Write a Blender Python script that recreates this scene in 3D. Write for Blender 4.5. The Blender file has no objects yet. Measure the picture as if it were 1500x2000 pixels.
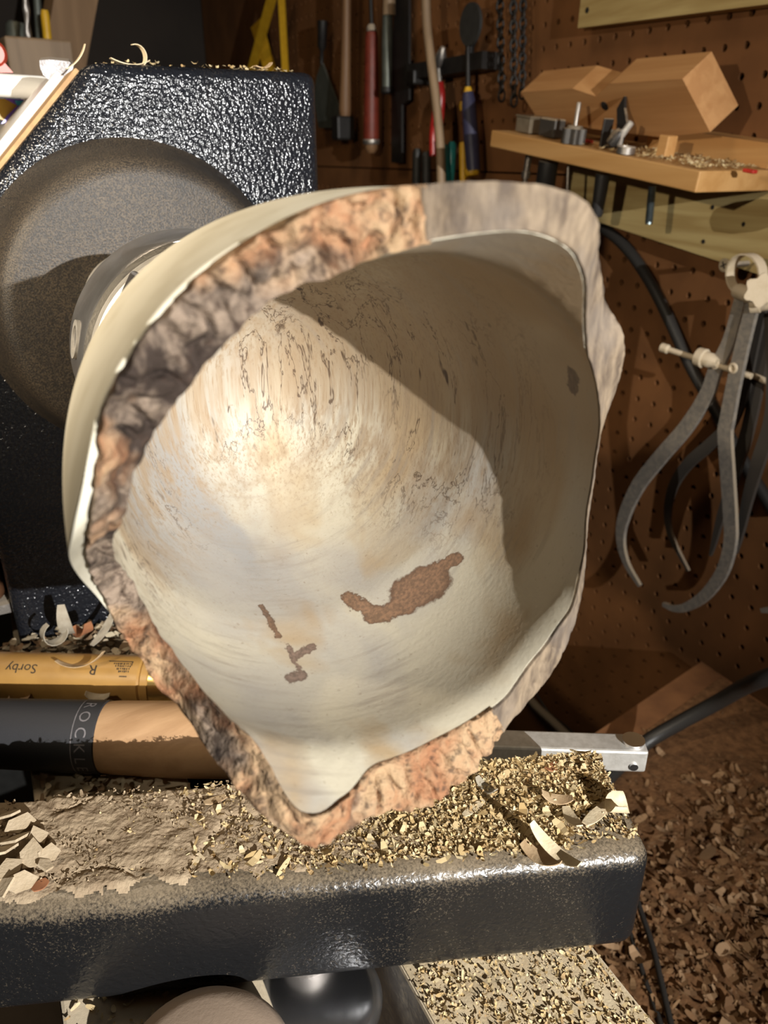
import bpy, bmesh, math, random
from mathutils import Vector, Matrix, noise as mnoise

random.seed(7)
scene = bpy.context.scene
COL = scene.collection
V = Vector

# ------------------------------------------------------------------ camera
CAM = V((0.0, 0.0, 1.154))
YAW, PITCH, FPX = math.radians(27), math.radians(25), 1500.0
FW = V((math.sin(YAW) * math.cos(PITCH), math.cos(YAW) * math.cos(PITCH), -math.sin(PITCH)))
RT = V((math.cos(YAW), -math.sin(YAW), 0))
UP = RT.cross(FW)
cd = bpy.data.cameras.new('camera')
cam = bpy.data.objects.new('camera', cd)
COL.objects.link(cam)
cam.location = CAM
cam.rotation_euler = Matrix((RT, UP, -FW)).transposed().to_euler()
cd.sensor_fit = 'HORIZONTAL'
cd.sensor_width = 36.0
cd.lens = 36.0                      # 1500 px focal length on a 1500 px wide frame
cd.clip_start = 0.01
cd.dof.use_dof = True
cd.dof.focus_distance = 0.27
cd.dof.aperture_fstop = 26.0
scene.camera = cam

# ------------------------------------------------------------------ world and lamps
world = bpy.data.worlds.new('world')
scene.world = world
world.use_nodes = True
world.node_tree.nodes['Background'].inputs[0].default_value = (1.0, 0.82, 0.62, 1)
world.node_tree.nodes['Background'].inputs[1].default_value = 0.03

def lamp(name, kind, loc, target, energy, color, size=0.05, spot=None):
    l = bpy.data.lights.new(name, kind)
    l.energy = energy
    l.color = color
    if kind == 'AREA':
        l.shape = 'DISK'
        l.size = size
    else:
        l.shadow_soft_size = size
    if spot:
        l.spot_size = math.radians(spot)
        l.spot_blend = 0.8
    o = bpy.data.objects.new(name, l)
    COL.objects.link(o)
    o.location = loc
    o.rotation_euler = (V(target) - V(loc)).to_track_quat('-Z', 'Y').to_euler()
    return o

KEY = (0.195, -0.85, 1.325)
lamp('work_lamp_light', 'SPOT', KEY, (0.10, 0.25, 1.06), 126, (1.0, 0.985, 0.95), 0.004, 60)
lamp('bench_lamp_light', 'SPOT', (-0.28, 0.165, 1.285), (0.55, 0.60, 1.10), 12.5, (1.0, 0.86, 0.66), 0.008, 86)
lamp('room_fill_light', 'AREA', (-0.35, 0.75, 2.40), (0, 0.5, 0.8), 5, (1.0, 0.80, 0.56), 0.5)  # unseen overhead fill, added to give warm ambient light

scene.view_settings.view_transform = 'Standard'
scene.view_settings.look = 'None'
scene.view_settings.gamma = 1.0
scene.view_settings.use_curve_mapping = False
scene.view_settings.exposure = 0.0

# ------------------------------------------------------------------ pixel helpers
def ray(px, py):
    return FW + RT * ((px - 750) / FPX) + UP * ((1000 - py) / FPX)
def onx(px, py, x):
    d = ray(px, py); return CAM + d * ((x - CAM.x) / d.x)
def ony(px, py, y):
    d = ray(px, py); return CAM + d * ((y - CAM.y) / d.y)
def onz(px, py, z):
    d = ray(px, py); return CAM + d * ((z - CAM.z) / d.z)
def onplane(px, py, p0, n):
    d = ray(px, py); return CAM + d * ((p0 - CAM).dot(n) / d.dot(n))
def depth(p):
    return (p - CAM).dot(FW)

# ------------------------------------------------------------------ mesh helpers: a shape is (verts, faces)
def join(*shapes):
    vs, fs = [], []
    for v, f in shapes:
        k = len(vs); vs += v; fs += [tuple(i + k for i in q) for q in f]
    return vs, fs

def box(c, s, rot=None, bev=0.0, seg=2):
    c = V(c)
    bm = bmesh.new()
    bmesh.ops.create_cube(bm, size=1.0)
    bmesh.ops.scale(bm, vec=V(s), verts=bm.verts)
    if bev > 0:
        bmesh.ops.bevel(bm, geom=bm.edges[:] , offset=bev, segments=seg, affect='EDGES', profile=0.5)
    bm.verts.index_update()
    M = rot if rot is not None else Matrix.Identity(3)
    vs = [M @ v.co + c for v in bm.verts]
    fs = [tuple(v.index for v in f.verts) for f in bm.faces]
    bm.free()
    return vs, fs

def frame(axis, hint=V((0, 0, 1))):
    z = V(axis).normalized()
    h = V(hint)
    if abs(z.dot(h.normalized())) > 0.95:
        h = V((1, 0, 0))
    x = (h - z * h.dot(z)).normalized()
    y = z.cross(x)
    return x, y, z

def revolve(profile, o, axis, n=48, closed_ends=True):
    """profile: list of (distance along axis, radius)"""
    o = V(o); x, y, z = frame(axis)
    vs, fs = [], []
    for a, r in profile:
        for k in range(n):
            t = 2 * math.pi * k / n
            vs.append(o + z * a + (x * math.cos(t) + y * math.sin(t)) * r)
    for i in range(len(profile) - 1):
        for k in range(n):
            k2 = (k + 1) % n
            fs.append((i * n + k, i * n + k2, (i + 1) * n + k2, (i + 1) * n + k))
    if closed_ends:
        fs.append(tuple(range(n))[::-1])
        fs.append(tuple((len(profile) - 1) * n + k for k in range(n)))
    return vs, fs

def smooth_path(pts, m=6):
    pts = [V(p) for p in pts]
    if len(pts) < 3:
        return pts
    out = []
    P = [pts[0] * 2 - pts[1]] + pts + [pts[-1] * 2 - pts[-2]]
    for i in range(1, len(P) - 2):
        for k in range(m):
            t = k / m
            a, b, c, d = P[i - 1], P[i], P[i + 1], P[i + 2]
            out.append(0.5 * ((2 * b) + (c - a) * t + (2 * a - 5 * b + 4 * c - d) * t * t + (3 * b - a - 3 * c + d) * t ** 3))
    out.append(pts[-1])
    return out

def tube(pts, rad, n=12):
    pts = [V(p) for p in pts]
    if not isinstance(rad, (list, tuple)):
        rad = [rad] * len(pts)
    vs, fs = [], []
    x = None
    for i, p in enumerate(pts):
        a = pts[max(i - 1, 0)]; b = pts[min(i + 1, len(pts) - 1)]
        z = (b - a).normalized()
        if x is None:
            x, y, _ = frame(z)
        x = (x - z * x.dot(z)).normalized(); y = z.cross(x)
        for k in range(n):
            t = 2 * math.pi * k / n
            vs.append(p + (x * math.cos(t) + y * math.sin(t)) * rad[i])
    for i in range(len(pts) - 1):
        for k in range(n):
            k2 = (k + 1) % n
            fs.append((i * n + k, i * n + k2, (i + 1) * n + k2, (i + 1) * n + k))
    fs.append(tuple(range(n))[::-1])
    fs.append(tuple((len(pts) - 1) * n + k for k in range(n)))
    return vs, fs

def strap(pts, widths, nrm, thick):
    """flat bar along pts, lying in the plane whose normal is nrm"""
    pts = [V(p) for p in pts]; nrm = V(nrm).normalized()
    if not isinstance(widths, (list, tuple)):
        widths = [widths] * len(pts)
    vs, fs = [], []
    for i, p in enumerate(pts):
        a = pts[max(i - 1, 0)]; b = pts[min(i + 1, len(pts) - 1)]
        s = (b - a).normalized().cross(nrm).normalized() * widths[i] / 2
        h = nrm * thick / 2
        vs += [p - s - h, p + s - h, p + s + h, p - s + h]
    for i in range(len(pts) - 1):
        for k in range(4):
            k2 = (k + 1) % 4
            fs.append((i * 4 + k, i * 4 + k2, i * 4 + 4 + k2, i * 4 + 4 + k))
    fs.append((3, 2, 1, 0)); e = (len(pts) - 1) * 4
    fs.append((e, e + 1, e + 2, e + 3))
    return vs, fs

def prism(poly, ext):
    poly = [V(p) for p in poly]; ext = V(ext); n = len(poly)
    vs = poly + [p + ext for p in poly]
    fs = [tuple(range(n))[::-1], tuple(range(n, 2 * n))]
    for i in range(n):
        j = (i + 1) % n
        fs.append((i, j, n + j, n + i))
    return vs, fs

def link(name, shape, mat, loc, parent=None, smooth=False, flat_angle=None):
    vs, fs = shape
    base = V(loc)
    me = bpy.data.meshes.new(name)
    me.from_pydata([tuple(V(v) - base) for v in vs], [], fs)
    me.validate()
    bm = bmesh.new(); bm.from_mesh(me)
    bmesh.ops.recalc_face_normals(bm, faces=bm.faces)
    bm.to_mesh(me); bm.free()
    if mat is not None:
        me.materials.append(mat)
    if smooth:
        for p in me.polygons:
            p.use_smooth = True
        if flat_angle:
            me.set_sharp_from_angle(angle=math.radians(flat_angle))
    o = bpy.data.objects.new(name, me)
    COL.objects.link(o)
    if parent is not None:
        o.parent = parent
    else:
        o.location = base
    return o

def tag(o, label=None, cat=None, group=None, kind=None):
    if label: o['label'] = label
    if cat: o['category'] = cat
    if group: o['group'] = group
    if kind: o['kind'] = kind
    return o

def thing(name, loc, label, cat, group=None):
    o = bpy.data.objects.new(name, None)
    COL.objects.link(o)
    o.location = loc
    o.empty_display_size = 0.02
    return tag(o, label, cat, group)

def part(name, shape, mat, parent, smooth=False, angle=40, label=None):
    """shape in world coordinates, parent an unrotated Empty or mesh at top level or below"""
    base = V(parent.location)
    p = parent.parent
    while p is not None:
        base = base + V(p.location); p = p.parent
    o = link(name, shape, mat, base, parent, smooth, angle)
    if label: o['label'] = label
    return o

def solo(name, shape, mat, label, cat, group=None, kind=None, smooth=False, angle=40):
    vs = shape[0]
    n = len(vs)
    c = V((sum(v[0] for v in vs) / n, sum(v[1] for v in vs) / n, min(v[2] for v in vs)))
    o = link(name, shape, mat, c, None, smooth, angle)
    return tag(o, label, cat, group, kind)

def struct(name, shape, mat, smooth=False):
    o = link(name, shape, mat, (0, 0, 0), None, smooth)
    o['kind'] = 'structure'
    return o

# ------------------------------------------------------------------ materials
class NT:
    def __init__(self, name):
        self.m = bpy.data.materials.new(name)
        self.m.use_nodes = True
        self.t = self.m.node_tree
        self.b = self.t.nodes['Principled BSDF']
        self.tc = self.t.nodes.new('ShaderNodeTexCoord')
    def n(self, typ, **kw):
        nd = self.t.nodes.new(typ)
        for k, v in kw.items():
            setattr(nd, k, v)
        return nd
    def l(self, a, b):
        self.t.links.new(a, b)
    def val(self, sock, v):
        if hasattr(v, 'links') or isinstance(v, bpy.types.NodeSocket):
            self.l(v, sock)
        else:
            sock.default_value = v
    def mapping(self, scale=(1, 1, 1), rot=(0, 0, 0), loc=(0, 0, 0), src='Object'):
        mp = self.n('ShaderNodeMapping')
        mp.inputs['Scale'].default_value = scale
        mp.inputs['Rotation'].default_value = rot
        mp.inputs['Location'].default_value = loc
        self.l(self.tc.outputs[src], mp.inputs['Vector'])
        return mp.outputs[0]
    def noise(self, vec, scale, detail=3.0, rough=0.55, dist=0.0):
        nd = self.n('ShaderNodeTexNoise')
        self.l(vec, nd.inputs['Vector'])
        nd.inputs['Scale'].default_value = scale
        nd.inputs['Detail'].default_value = detail
        nd.inputs['Roughness'].default_value = rough
        nd.inputs['Distortion'].default_value = dist
        return nd.outputs['Fac']
    def ramp(self, fac, stops, interp='LINEAR'):
        r = self.n('ShaderNodeValToRGB')
        r.color_ramp.interpolation = interp
        e = r.color_ramp.elements
        while len(e) < len(stops):
            e.new(0.5)
        for i, (p, c) in enumerate(stops):
            e[i].position = p
            e[i].color = (c, c, c, 1) if isinstance(c, (int, float)) else (*c, 1)
        self.l(fac, r.inputs[0])
        return r.outputs[0]
    def mix(self, fac, a, b, mode='MIX'):
        m = self.n('ShaderNodeMix', data_type='RGBA', blend_type=mode)
        self.val(m.inputs[0], fac)
        for s, v in ((m.inputs[6], a), (m.inputs[7], b)):
            if isinstance(v, bpy.types.NodeSocket): self.l(v, s)
            else: s.default_value = (*v, 1)
        return m.outputs[2]
    def math(self, op, a, b=0.5, c=None):
        m = self.n('ShaderNodeMath', operation=op)
        self.val(m.inputs[0], a); self.val(m.inputs[1], b)
        if c is not None: self.val(m.inputs[2], c)
        return m.outputs[0]
    def bump(self, h, strength=0.3, dist=0.001, nrm=None):
        b = self.n('ShaderNodeBump')
        b.inputs['Strength'].default_value = strength
        b.inputs['Distance'].default_value = dist
        self.l(h, b.inputs['Height'])
        if nrm is not None: self.l(nrm, b.inputs['Normal'])
        self.l(b.outputs[0], self.b.inputs['Normal'])
        return b.outputs[0]
    def out(self, color=None, rough=None, metal=None, spec=None):
        if color is not None:
            self.val(self.b.inputs['Base Color'], color if isinstance(color, bpy.types.NodeSocket) else (*color, 1))
        if rough is not None: self.val(self.b.inputs['Roughness'], rough)
        if metal is not None: self.val(self.b.inputs['Metallic'], metal)
        if spec is not None: self.val(self.b.inputs['Specular IOR Level'], spec)
        return self.m

def plain(name, c1, c2=None, rough=0.6, metal=0.0, scale=60, bump=0.0, bscale=200, spec=0.5, stretch=(1, 1, 1)):
    t = NT(name)
    c2 = c2 or tuple(x * 0.7 for x in c1)
    vec = t.mapping(stretch)
    f = t.noise(vec, scale, 4)
    col = t.mix(t.ramp(f, [(0.35, 0.0), (0.65, 1.0)]), c1, c2)
    if bump:
        t.bump(t.noise(vec, bscale, 3), bump, 0.001)
    return t.out(col, rough, metal, spec)

def wood(name, light, dark, axis=1, ring=90, rough=0.55, knots=False):
    """long grain along the given local axis"""
    t = NT(name)
    sc = [1, 1, 1]; sc[axis] = 0.06
    vec = t.mapping(tuple(sc))
    w = t.noise(vec, ring, 3, 0.5, 0.6)
    f = t.noise(vec, ring * 9, 2)
    col = t.mix(t.ramp(w, [(0.38, 0.0), (0.62, 1.0)]), light, dark)
    col = t.mix(t.math('MULTIPLY', f, 0.22), col, tuple(x * 0.55 for x in dark))
    t.bump(f, 0.12, 0.0006)
    return t.out(col, rough)

def dusty(name, base, dust=(0.42, 0.34, 0.24), amount=0.5, rough=0.4, metal=0.0, scale=90, updust=True):
    """paint or metal under workshop dust that settles on upward faces"""
    t = NT(name)
    g = t.n('ShaderNodeNewGeometry')
    sep = t.n('ShaderNodeSeparateXYZ'); t.l(g.outputs['Normal'], sep.inputs[0])
    n1 = t.noise(t.mapping(), scale, 5, 0.65)
    n2 = t.noise(t.mapping(), scale * 9, 3, 0.7)
    up = t.math('MULTIPLY', t.math('MAXIMUM', sep.outputs['Z'], 0.0), 0.75 if updust else 0.0)
    f = t.math('ADD', t.math('ADD', t.math('MULTIPLY', n1, 0.5), t.math('MULTIPLY', n2, 0.5)), up)
    f = t.ramp(f, [(max(0.0, 0.80 - amount * 0.6), 0.0), (min(1.0, 1.0 - amount * 0.45), 1.0)])
    col = t.mix(f, base, dust)
    t.bump(n2, 0.2, 0.0006)
    rr = t.mix(f, (rough,) * 3, (0.9,) * 3)
    mm = t.mix(f, (metal,) * 3, (0.0,) * 3)
    t.l(rr, t.b.inputs['Roughness']); t.l(mm, t.b.inputs['Metallic'])
    return t.out(col)

M = {}
M['hardboard'] = plain('hardboard', (0.200, 0.086, 0.031), (0.140, 0.060, 0.022), 0.62, scale=14, bump=0.05, bscale=500, spec=0.3)
M['dark_gap'] = plain('dark_gap', (0.012, 0.008, 0.005), None, 0.9)
M['plaster'] = plain('plaster', (0.13, 0.095, 0.065), (0.09, 0.065, 0.045), 0.9, scale=5)
M['dark_wall'] = plain('dark_wall', (0.030, 0.022, 0.016), (0.018, 0.013, 0.010), 0.9, scale=4)
M['concrete'] = plain('concrete', (0.16, 0.13, 0.10), (0.10, 0.08, 0.06), 0.9, scale=8)
M['pine'] = wood('pine', (0.54, 0.30, 0.11), (0.44, 0.22, 0.07), axis=1, ring=60)
M['fir'] = wood('fir', (0.64, 0.36, 0.16), (0.52, 0.27, 0.11), axis=1, ring=55)
M['yellow_pine'] = wood('yellow_pine', (0.50, 0.385, 0.17), (0.36, 0.25, 0.095), axis=1, ring=75)
M['chrome'] = plain('chrome', (0.74, 0.74, 0.76), (0.62, 0.62, 0.64), 0.27, 1.0, scale=40)
M['brushed_steel'] = plain('brushed_steel', (0.66, 0.63, 0.58), (0.54, 0.51, 0.46), 0.42, 0.6, scale=300, bump=0.1, bscale=1500, stretch=(1, 1, 1))
M['dusty_steel'] = dusty('dusty_steel', (0.34, 0.31, 0.28), (0.34, 0.28, 0.21), 0.42, 0.42, 0.9, 160)
M['dusty_brass'] = dusty('dusty_brass', (0.42, 0.33, 0.20), (0.52, 0.43, 0.31), 0.85, 0.6, 0.3, 140)
M['black_rubber'] = dusty('black_rubber', (0.022, 0.021, 0.021), (0.25, 0.21, 0.16), 0.18, 0.55, 0.0, 120)
M['cable_black'] = dusty('cable_black', (0.026, 0.024, 0.022), (0.16, 0.12, 0.08), 0.05, 0.42, 0.0, 90, False)

# ------------------------------------------------------------------ the room
WX = 0.67                                   # face of the pegboard wall
def slab(name, c, s, m):
    return struct(name, box(c, s), M[m])
slab('floor', (-0.7, 0.0, -0.05), (3.0, 5.0, 0.1), 'concrete')
slab('ceiling', (-0.7, 0.0, 2.55), (3.0, 5.0, 0.1), 'plaster')
slab('wall_back', (-0.7, 2.45, 1.25), (3.0, 0.1, 2.5), 'dark_wall')
slab('wall_front', (-0.7, -2.45, 1.25), (3.0, 0.1, 2.5), 'plaster')
slab('wall_left', (-2.15, 0.0, 1.25), (0.1, 5.0, 2.5), 'dark_wall')
slab('wall_right', (WX + 0.03 + 0.05, 0.0, 1.25), (0.1, 5.0, 2.5), 'dark_gap')

def pegboard(name, y0, y1, z0, z1, hy, hz, gy0, gy1, gz0, gz1):
    """hardboard panel with a one inch grid of real holes inside (gy, gz), plain sheet around it"""
    P, r, T = 0.0254, 0.0036, 0.005
    ny = int(round((gy1 - gy0) / P)); nz = int(round((gz1 - gz0) / P))
    a0 = hy + P * (math.floor((gy0 - hy) / P)) - P / 2
    b0 = hz + P * (math.floor((gz0 - hz) / P)) - P / 2
    while b0 < z0: b0 += P
    while b0 + nz * P > z1: nz -= 1
    vs, fs = [], []
    for i in range(ny):
        for j in range(nz):
            cy, cz = a0 + (i + .5) * P, b0 + (j + .5) * P
            k = len(vs); h = P / 2
            for dy, dz in ((h, 0), (h, h), (0, h), (-h, h), (-h, 0), (-h, -h), (0, -h), (h, -h)):
                vs.append((WX, cy + dy, cz + dz))
            for x in (WX, WX + T):
                for q in range(8):
                    t = q * math.pi / 4
                    vs.append((x, cy + r * math.cos(t), cz + r * math.sin(t)))
            for q in range(8):
                q2 = (q + 1) % 8
                fs.append((k + q, k + q2, k + 8 + q2, k + 8 + q))
                fs.append((k + 8 + q, k + 8 + q2, k + 16 + q2, k + 16 + q))
    a1, b1 = a0 + ny * P, b0 + nz * P
    for (ya, yb, za, zb) in ((y0, a0, z0, z1), (a1, y1, z0, z1), (a0, a1, z0, b0), (a0, a1, b1, z1)):
        if yb - ya > 1e-4 and zb - za > 1e-4:
            k = len(vs)
            vs += [(WX, ya, za), (WX, yb, za), (WX, yb, zb), (WX, ya, zb)]
            fs.append((k, k + 1, k + 2, k + 3))
    # edge strips give the sheet its thickness
    for (p, q) in (((y0, z0), (y1, z0)), ((y1, z0), (y1, z1)), ((y1, z1), (y0, z1)), ((y0, z1), (y0, z0))):
        k = len(vs)
        vs += [(WX, *p), (WX, *q), (WX + T, *q), (WX + T, *p)]
        fs.append((k, k + 1, k + 2, k + 3))
    return struct(name, (vs, fs), M['hardboard'])

h = onx(1405, 154, WX)
seam = 0.5 * (onx(640, 326, WX).z + onx(960, 336, WX).z)
hl = onx(1190, 503, WX)
pegboard('trim_1', -1.2, 2.39, seam + 0.0012, 2.44, h.y, h.z, 0.40, 1.95, seam, 1.50)
pegboard('trim_2', -1.2, 2.39, 0.06, seam - 0.0012, hl.y, hl.z, 0.25, 1.95, 0.40, seam)
for n_ in ('trim_1', 'trim_2'):
    bpy.data.objects[n_]['label'] = 'brown perforated hardboard panel on the wall'

# ------------------------------------------------------------------ lathe
AX, AZ = 0.067, 1.0865                      # spindle axis runs along +Y
BED = 0.88
HY = 0.44                                    # front face of the headstock

t = NT('hammered_paint')
vec = t.mapping()
n1 = t.noise(vec, 520, 1.5, 0.5, 0.0)
n2 = t.noise(vec, 45, 4)
n3 = t.noise(vec, 1300, 2)
du = t.math('MULTIPLY', t.ramp(n2, [(0.50, 0.0), (0.80, 1.0)]), t.ramp(n3, [(0.52, 0.0), (0.72, 0.22)]))
t.bump(n1, 0.75, 0.0014)
M['hammered'] = t.out(t.mix(du, (0.008, 0.009, 0.012), (0.20, 0.165, 0.12)), 0.19, 0.0, 0.6)
t = NT('dusty_boss_paint')
vec = t.mapping()
n3 = t.noise(vec, 1500, 2); n2 = t.noise(vec, 25, 3)
du = t.math('MULTIPLY', t.ramp(n3, [(0.42, 0.12), (0.62, 0.9)]), t.ramp(n2, [(0.3, 0.45), (0.6, 1.0)]))
t.bump(n3, 0.35, 0.0008)
M['boss'] = t.out(t.mix(du, (0.014, 0.013, 0.013), (0.085, 0.064, 0.042)), 0.5, 0.0, 0.4)
M['bed_steel'] = dusty('bed_steel', (0.30, 0.29, 0.27), (0.56, 0.46, 0.32), 0.62, 0.45, 0.6, 60)
M['chamfer_dust'] = plain('chamfer_dust', (0.42, 0.27, 0.13), (0.33, 0.20, 0.10), 0.85, scale=160, bump=0.15, bscale=900)
M['aluminium'] = plain('aluminium', (0.88, 0.86, 0.84), (0.80, 0.78, 0.76), 0.35, 0.4, scale=90)

lathe = thing('wood_lathe', (AX, HY + 0.15, 0.0),
              'black hammered-paint wood lathe with dusty bed behind the spalted bowl', 'lathe')

# headstock: front outline with the cut-off top left corner, extruded back with rounded edges
def headstock_shape():
    x0, x1 = -0.020, 0.184
    zt = 1.194
    out = [(x0, BED + 0.0005), (x1, BED + 0.0005), (x1, zt), (0.066, zt), (x0, 1.108)]
    bm = bmesh.new()
    f = bm.faces.new([bm.verts.new((x, HY, z)) for x, z in out])
    r = bmesh.ops.extrude_face_region(bm, geom=[f])
    bmesh.ops.translate(bm, verts=[v for v in r['geom'] if isinstance(v, bmesh.types.BMVert)], vec=(0, 0.30, 0))
    bmesh.ops.recalc_face_normals(bm, faces=bm.faces)
    bm.edges.ensure_lookup_table()
    ed = [e for e in bm.edges if not all(v.co.z < BED + 0.01 for v in e.verts)]
    bmesh.ops.bevel(bm, geom=ed, offset=0.006, segments=4, affect='EDGES', profile=0.5)
    bm.verts.index_update()
    s = ([v.co.copy() for v in bm.verts], [tuple(v.index for v in f.verts) for f in bm.faces])
    bm.free()
    return s
part('headstock', headstock_shape(), M['hammered'], lathe, True, 50)
# round spindle boss blended into the face
part('spindle_boss', revolve([(0.003, 0.0835), (-0.002, 0.081), (-0.007, 0.0785), (-0.016, 0.0760), (-0.024, 0.0740), (-0.029, 0.0720),
                              (-0.032, 0.069), (-0.033, 0.065), (-0.033, 0.030)], (AX + 0.010, HY, AZ - 0.007), (0, 1, 0), 96), M['boss'], lathe, True, 60,
     'round black spindle boss under brown dust')
part('spindle', revolve([(0.010, 0.024), (-0.040, 0.024), (-0.045, 0.020), (-0.098, 0.019)], (AX, HY, AZ), (0, 1, 0), 40), M['brushed_steel'], lathe, True, 40)
# dusty chamfer plate and the bright aluminium control panel on it
ch0, ch1 = V((0.066, HY, 1.194)), V((-0.020, HY, 1.108))
cdir = (ch1 - ch0).normalized()
cn = V((-1, 0, 1)).normalized()
cm = (ch0 + ch1) / 2
Rch = Matrix((cdir, V((0, 1, 0)), cn)).transposed()
part('chamfer_plate', box(cm + V((0, 0.15, 0)) + cn * 0.0005, (0.112, 0.284, 0.003), Rch, 0.0008, 2), M['chamfer_dust'], lathe, False, 30, 'tan dust on the sloping edge')
part('control_panel', box(cm + V((0, 0.168, 0)) + cn * 0.0040, (0.108, 0.250, 0.0045), Rch, 0.001, 2), M['aluminium'], lathe, False, 30, 'bright aluminium control panel')
# bed ways and leg
for a, b in ((-0.024, 0.0435), (0.0905, 0.160)):
    part('bed_way', box(((a + b) / 2, 0.06, BED - 0.035), (b - a, 1.30, 0.07), None, 0.0015, 2), M['bed_steel'], lathe, False, 30, 'steel bed way under sawdust')
for y in (-0.52, 0.66):
    part('bed_cross_tie', box((AX, y, BED - 0.06), (0.045, 0.05, 0.05)), M['hammered'], lathe)
for y in (-0.50, 0.62):
    part('leg', join(box((AX, y, (BED - 0.07) / 2), (0.15, 0.10, BED - 0.07), None, 0.008, 2),
                     box((AX, y, 0.02), (0.34, 0.13, 0.04), None, 0.006, 2)), M['hammered'], lathe)

# ------------------------------------------------------------------ chuck
M['chuck_steel'] = plain('chuck_steel', (0.50, 0.49, 0.49), (0.38, 0.37, 0.37), 0.30, 0.88, scale=60, bump=0.1, bscale=1200)
chuck = thing('lathe_chuck', (AX, 0.29, AZ), 'shiny steel scroll chuck gripping the foot of the bowl', 'chuck')
part('body', revolve([(0.055, 0.020), (0.055, 0.030), (0.045, 0.033), (0.016, 0.0345), (0.012, 0.038), (0.006, 0.0425), (0.002, 0.0435), (-0.026, 0.0435), (-0.0275, 0.0428), (-0.0280, 0.0400), (-0.0285, 0.018)],
                     (AX, 0.29, AZ), (0, 1, 0), 96), M['chuck_steel'], chuck, True, 35)
part('scroll_ring', revolve([(-0.0283, 0.030), (-0.0283, 0.0412), (-0.0345, 0.0412), (-0.0355, 0.0400), (-0.0355, 0.030)], (AX, 0.29, AZ), (0, 1, 0), 96), M['brushed_steel'], chuck, True, 35)
for k in range(4):
    a = math.radians(148 + 90 * k)
    rd = V((math.cos(a), 0, math.sin(a))); tg = V((-math.sin(a), 0, math.cos(a)))
    Rm = Matrix((rd, V((0, 1, 0)), tg)).transposed()
    j = part('jaw', box(V((AX, 0.2485, AZ)) + rd * 0.0345, (0.0105, 0.012, 0.034), Rm, 0.0012, 2), M['chrome'], chuck, False, 30)
    part('jaw_screw', revolve([(0, 0.0028), (0.0015, 0.0028), (0.0015, 0.0012), (0.0005, 0.0012)], V((AX, 0.2425, AZ)) + rd * 0.0350, (0, -1, 0), 12), M['dusty_steel'], j)
for k in range(2):
    a = math.radians(165 + 180 * k)
    rd = V((math.cos(a), 0, math.sin(a)))
    part('key_socket', revolve([(0, 0.0065), (0.0012, 0.0065), (0.0012, 0.0045), (-0.004, 0.0040)], V((AX, 0.276, AZ)) + rd * 0.0430, rd, 20), M['brushed_steel'], chuck, True, 30)

# ------------------------------------------------------------------ the bowl
BY0, BA, BB = 0.12, 0.0625, 0.14
IYB, IAX = 0.232, 0.067 - 0.001              # bottom of the hollow, centre of the inner turning
OUT_T = [(-163, .152), (-160, .153), (-155, .152), (-148, .1475), (-144, .143), (-140, .14), (-136, .136), (-133, .122), (-128, .113), (-121, .1044), (-116, .1046), (-108, .1075), (-99, .11), (-92, .1075), (-85, .1093), (-75, .112), (-65, .1168), (-57, .118), (-49, .119), (-40, .122), (-32, .1255), (-23, .1306), (-15, .1344), (-2, .136), (7, .1354), (12, .1327), (25, .1254), (33, .1231), (39, .1252), (53, .1168), (63, .1074), (72, .1015), (78, .1012), (86, .106), (94, .115), (101, .116), (115, .116), (126, .119), (139, .119), (150, .119), (156, .1145), (160, .1135), (165, .116), (170, .121), (175, .128), (180, .136), (185, .142), (190, .147), (195, .151)]
IN_T = [(-163, .154), (-158, .1555), (-154, .1485), (-150, .1455), (-146, .1423), (-142.5, .138), (-141, .1324), (-140, .126), (-137, .1197), (-132, .1182), (-129, .1151), (-127.8, .112), (-126.3, .109), (-124.7, .1056), (-122.9, .104), (-116.7, .1043), (-113.8, .1066), (-108, .109), (-105, .1116), (-101, .1139), (-92, .1143), (-83, .1149), (-69, .1148), (-62, .1149), (-58, .1159), (-52, .117), (-46, .117), (-41, .1175), (-34, .1172), (-20, .121), (-12, .1245), (-8, .1252), (4, .1252), (14.5, .1229), (25, .1215), (36, .120), (44, .117), (50, .1138), (59, .108), (68, .1033), (74, .1021), (80, .1022), (84, .1048), (89, .1084), (95, .111), (102, .1155), (108, .1205), (114, .1230), (121, .1228), (128, .1212), (134, .1222), (140, .1216), (146, .1232), (149, .1246), (155, .1256), (160, .1268), (165, .127), (170, .129), (175, .134), (180, .140), (185, .145), (190, .150), (195, .153)]
def tab(T, deg):
    d = (deg + 163) % 360 - 163
    T2 = T + [(T[0][0] + 360, T[0][1])]
    for (a, ya), (b, yb) in zip(T2, T2[1:]):
        if a <= d <= b:
            u = (d - a) / (b - a)
            return ya + (yb - ya) * u
    return T[0][1]
def soft(T, deg, w=2.2):
    return sum(tab(T, deg + w * k) for k in (-1, -.5, 0, .5, 1)) / 5
def r_out(y):
    if y < BY0: return BA + 0.10 * (BY0 - y)
    u = min((y - BY0) / BB, 1.0)
    return BA * math.sqrt(max(1 - u * u, 0))
def r_in(y):
    # flared lip down to a throat at y = 0.12, then the hollow
    if y < BY0: return 0.0518 + 0.34 * (BY0 - y)
    v = min((y - BY0) / (IYB - BY0), 1.0)
    base = 0.0518 + 0.0022 * math.sin(math.pi * min((y - BY0) / 0.05, 1.0))
    return base * max(1 - v ** 2.5, 0) ** 0.45
def cyl_in(th, r, y):
    return V((IAX + r * math.cos(th), y, AZ + r * math.sin(th)))
def cyl(th, r, y):
    return V((AX + r * math.cos(th), y, AZ + r * math.sin(th)))
def bark_amount(deg):
    d = deg % 360                      # bark from 93 to 292 degrees
    def sm(x): x = max(0, min(1, x)); return x * x * (3 - 2 * x)
    return sm((d - 91) / 2.5) * sm((293.5 - d) / 2.5)

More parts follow.
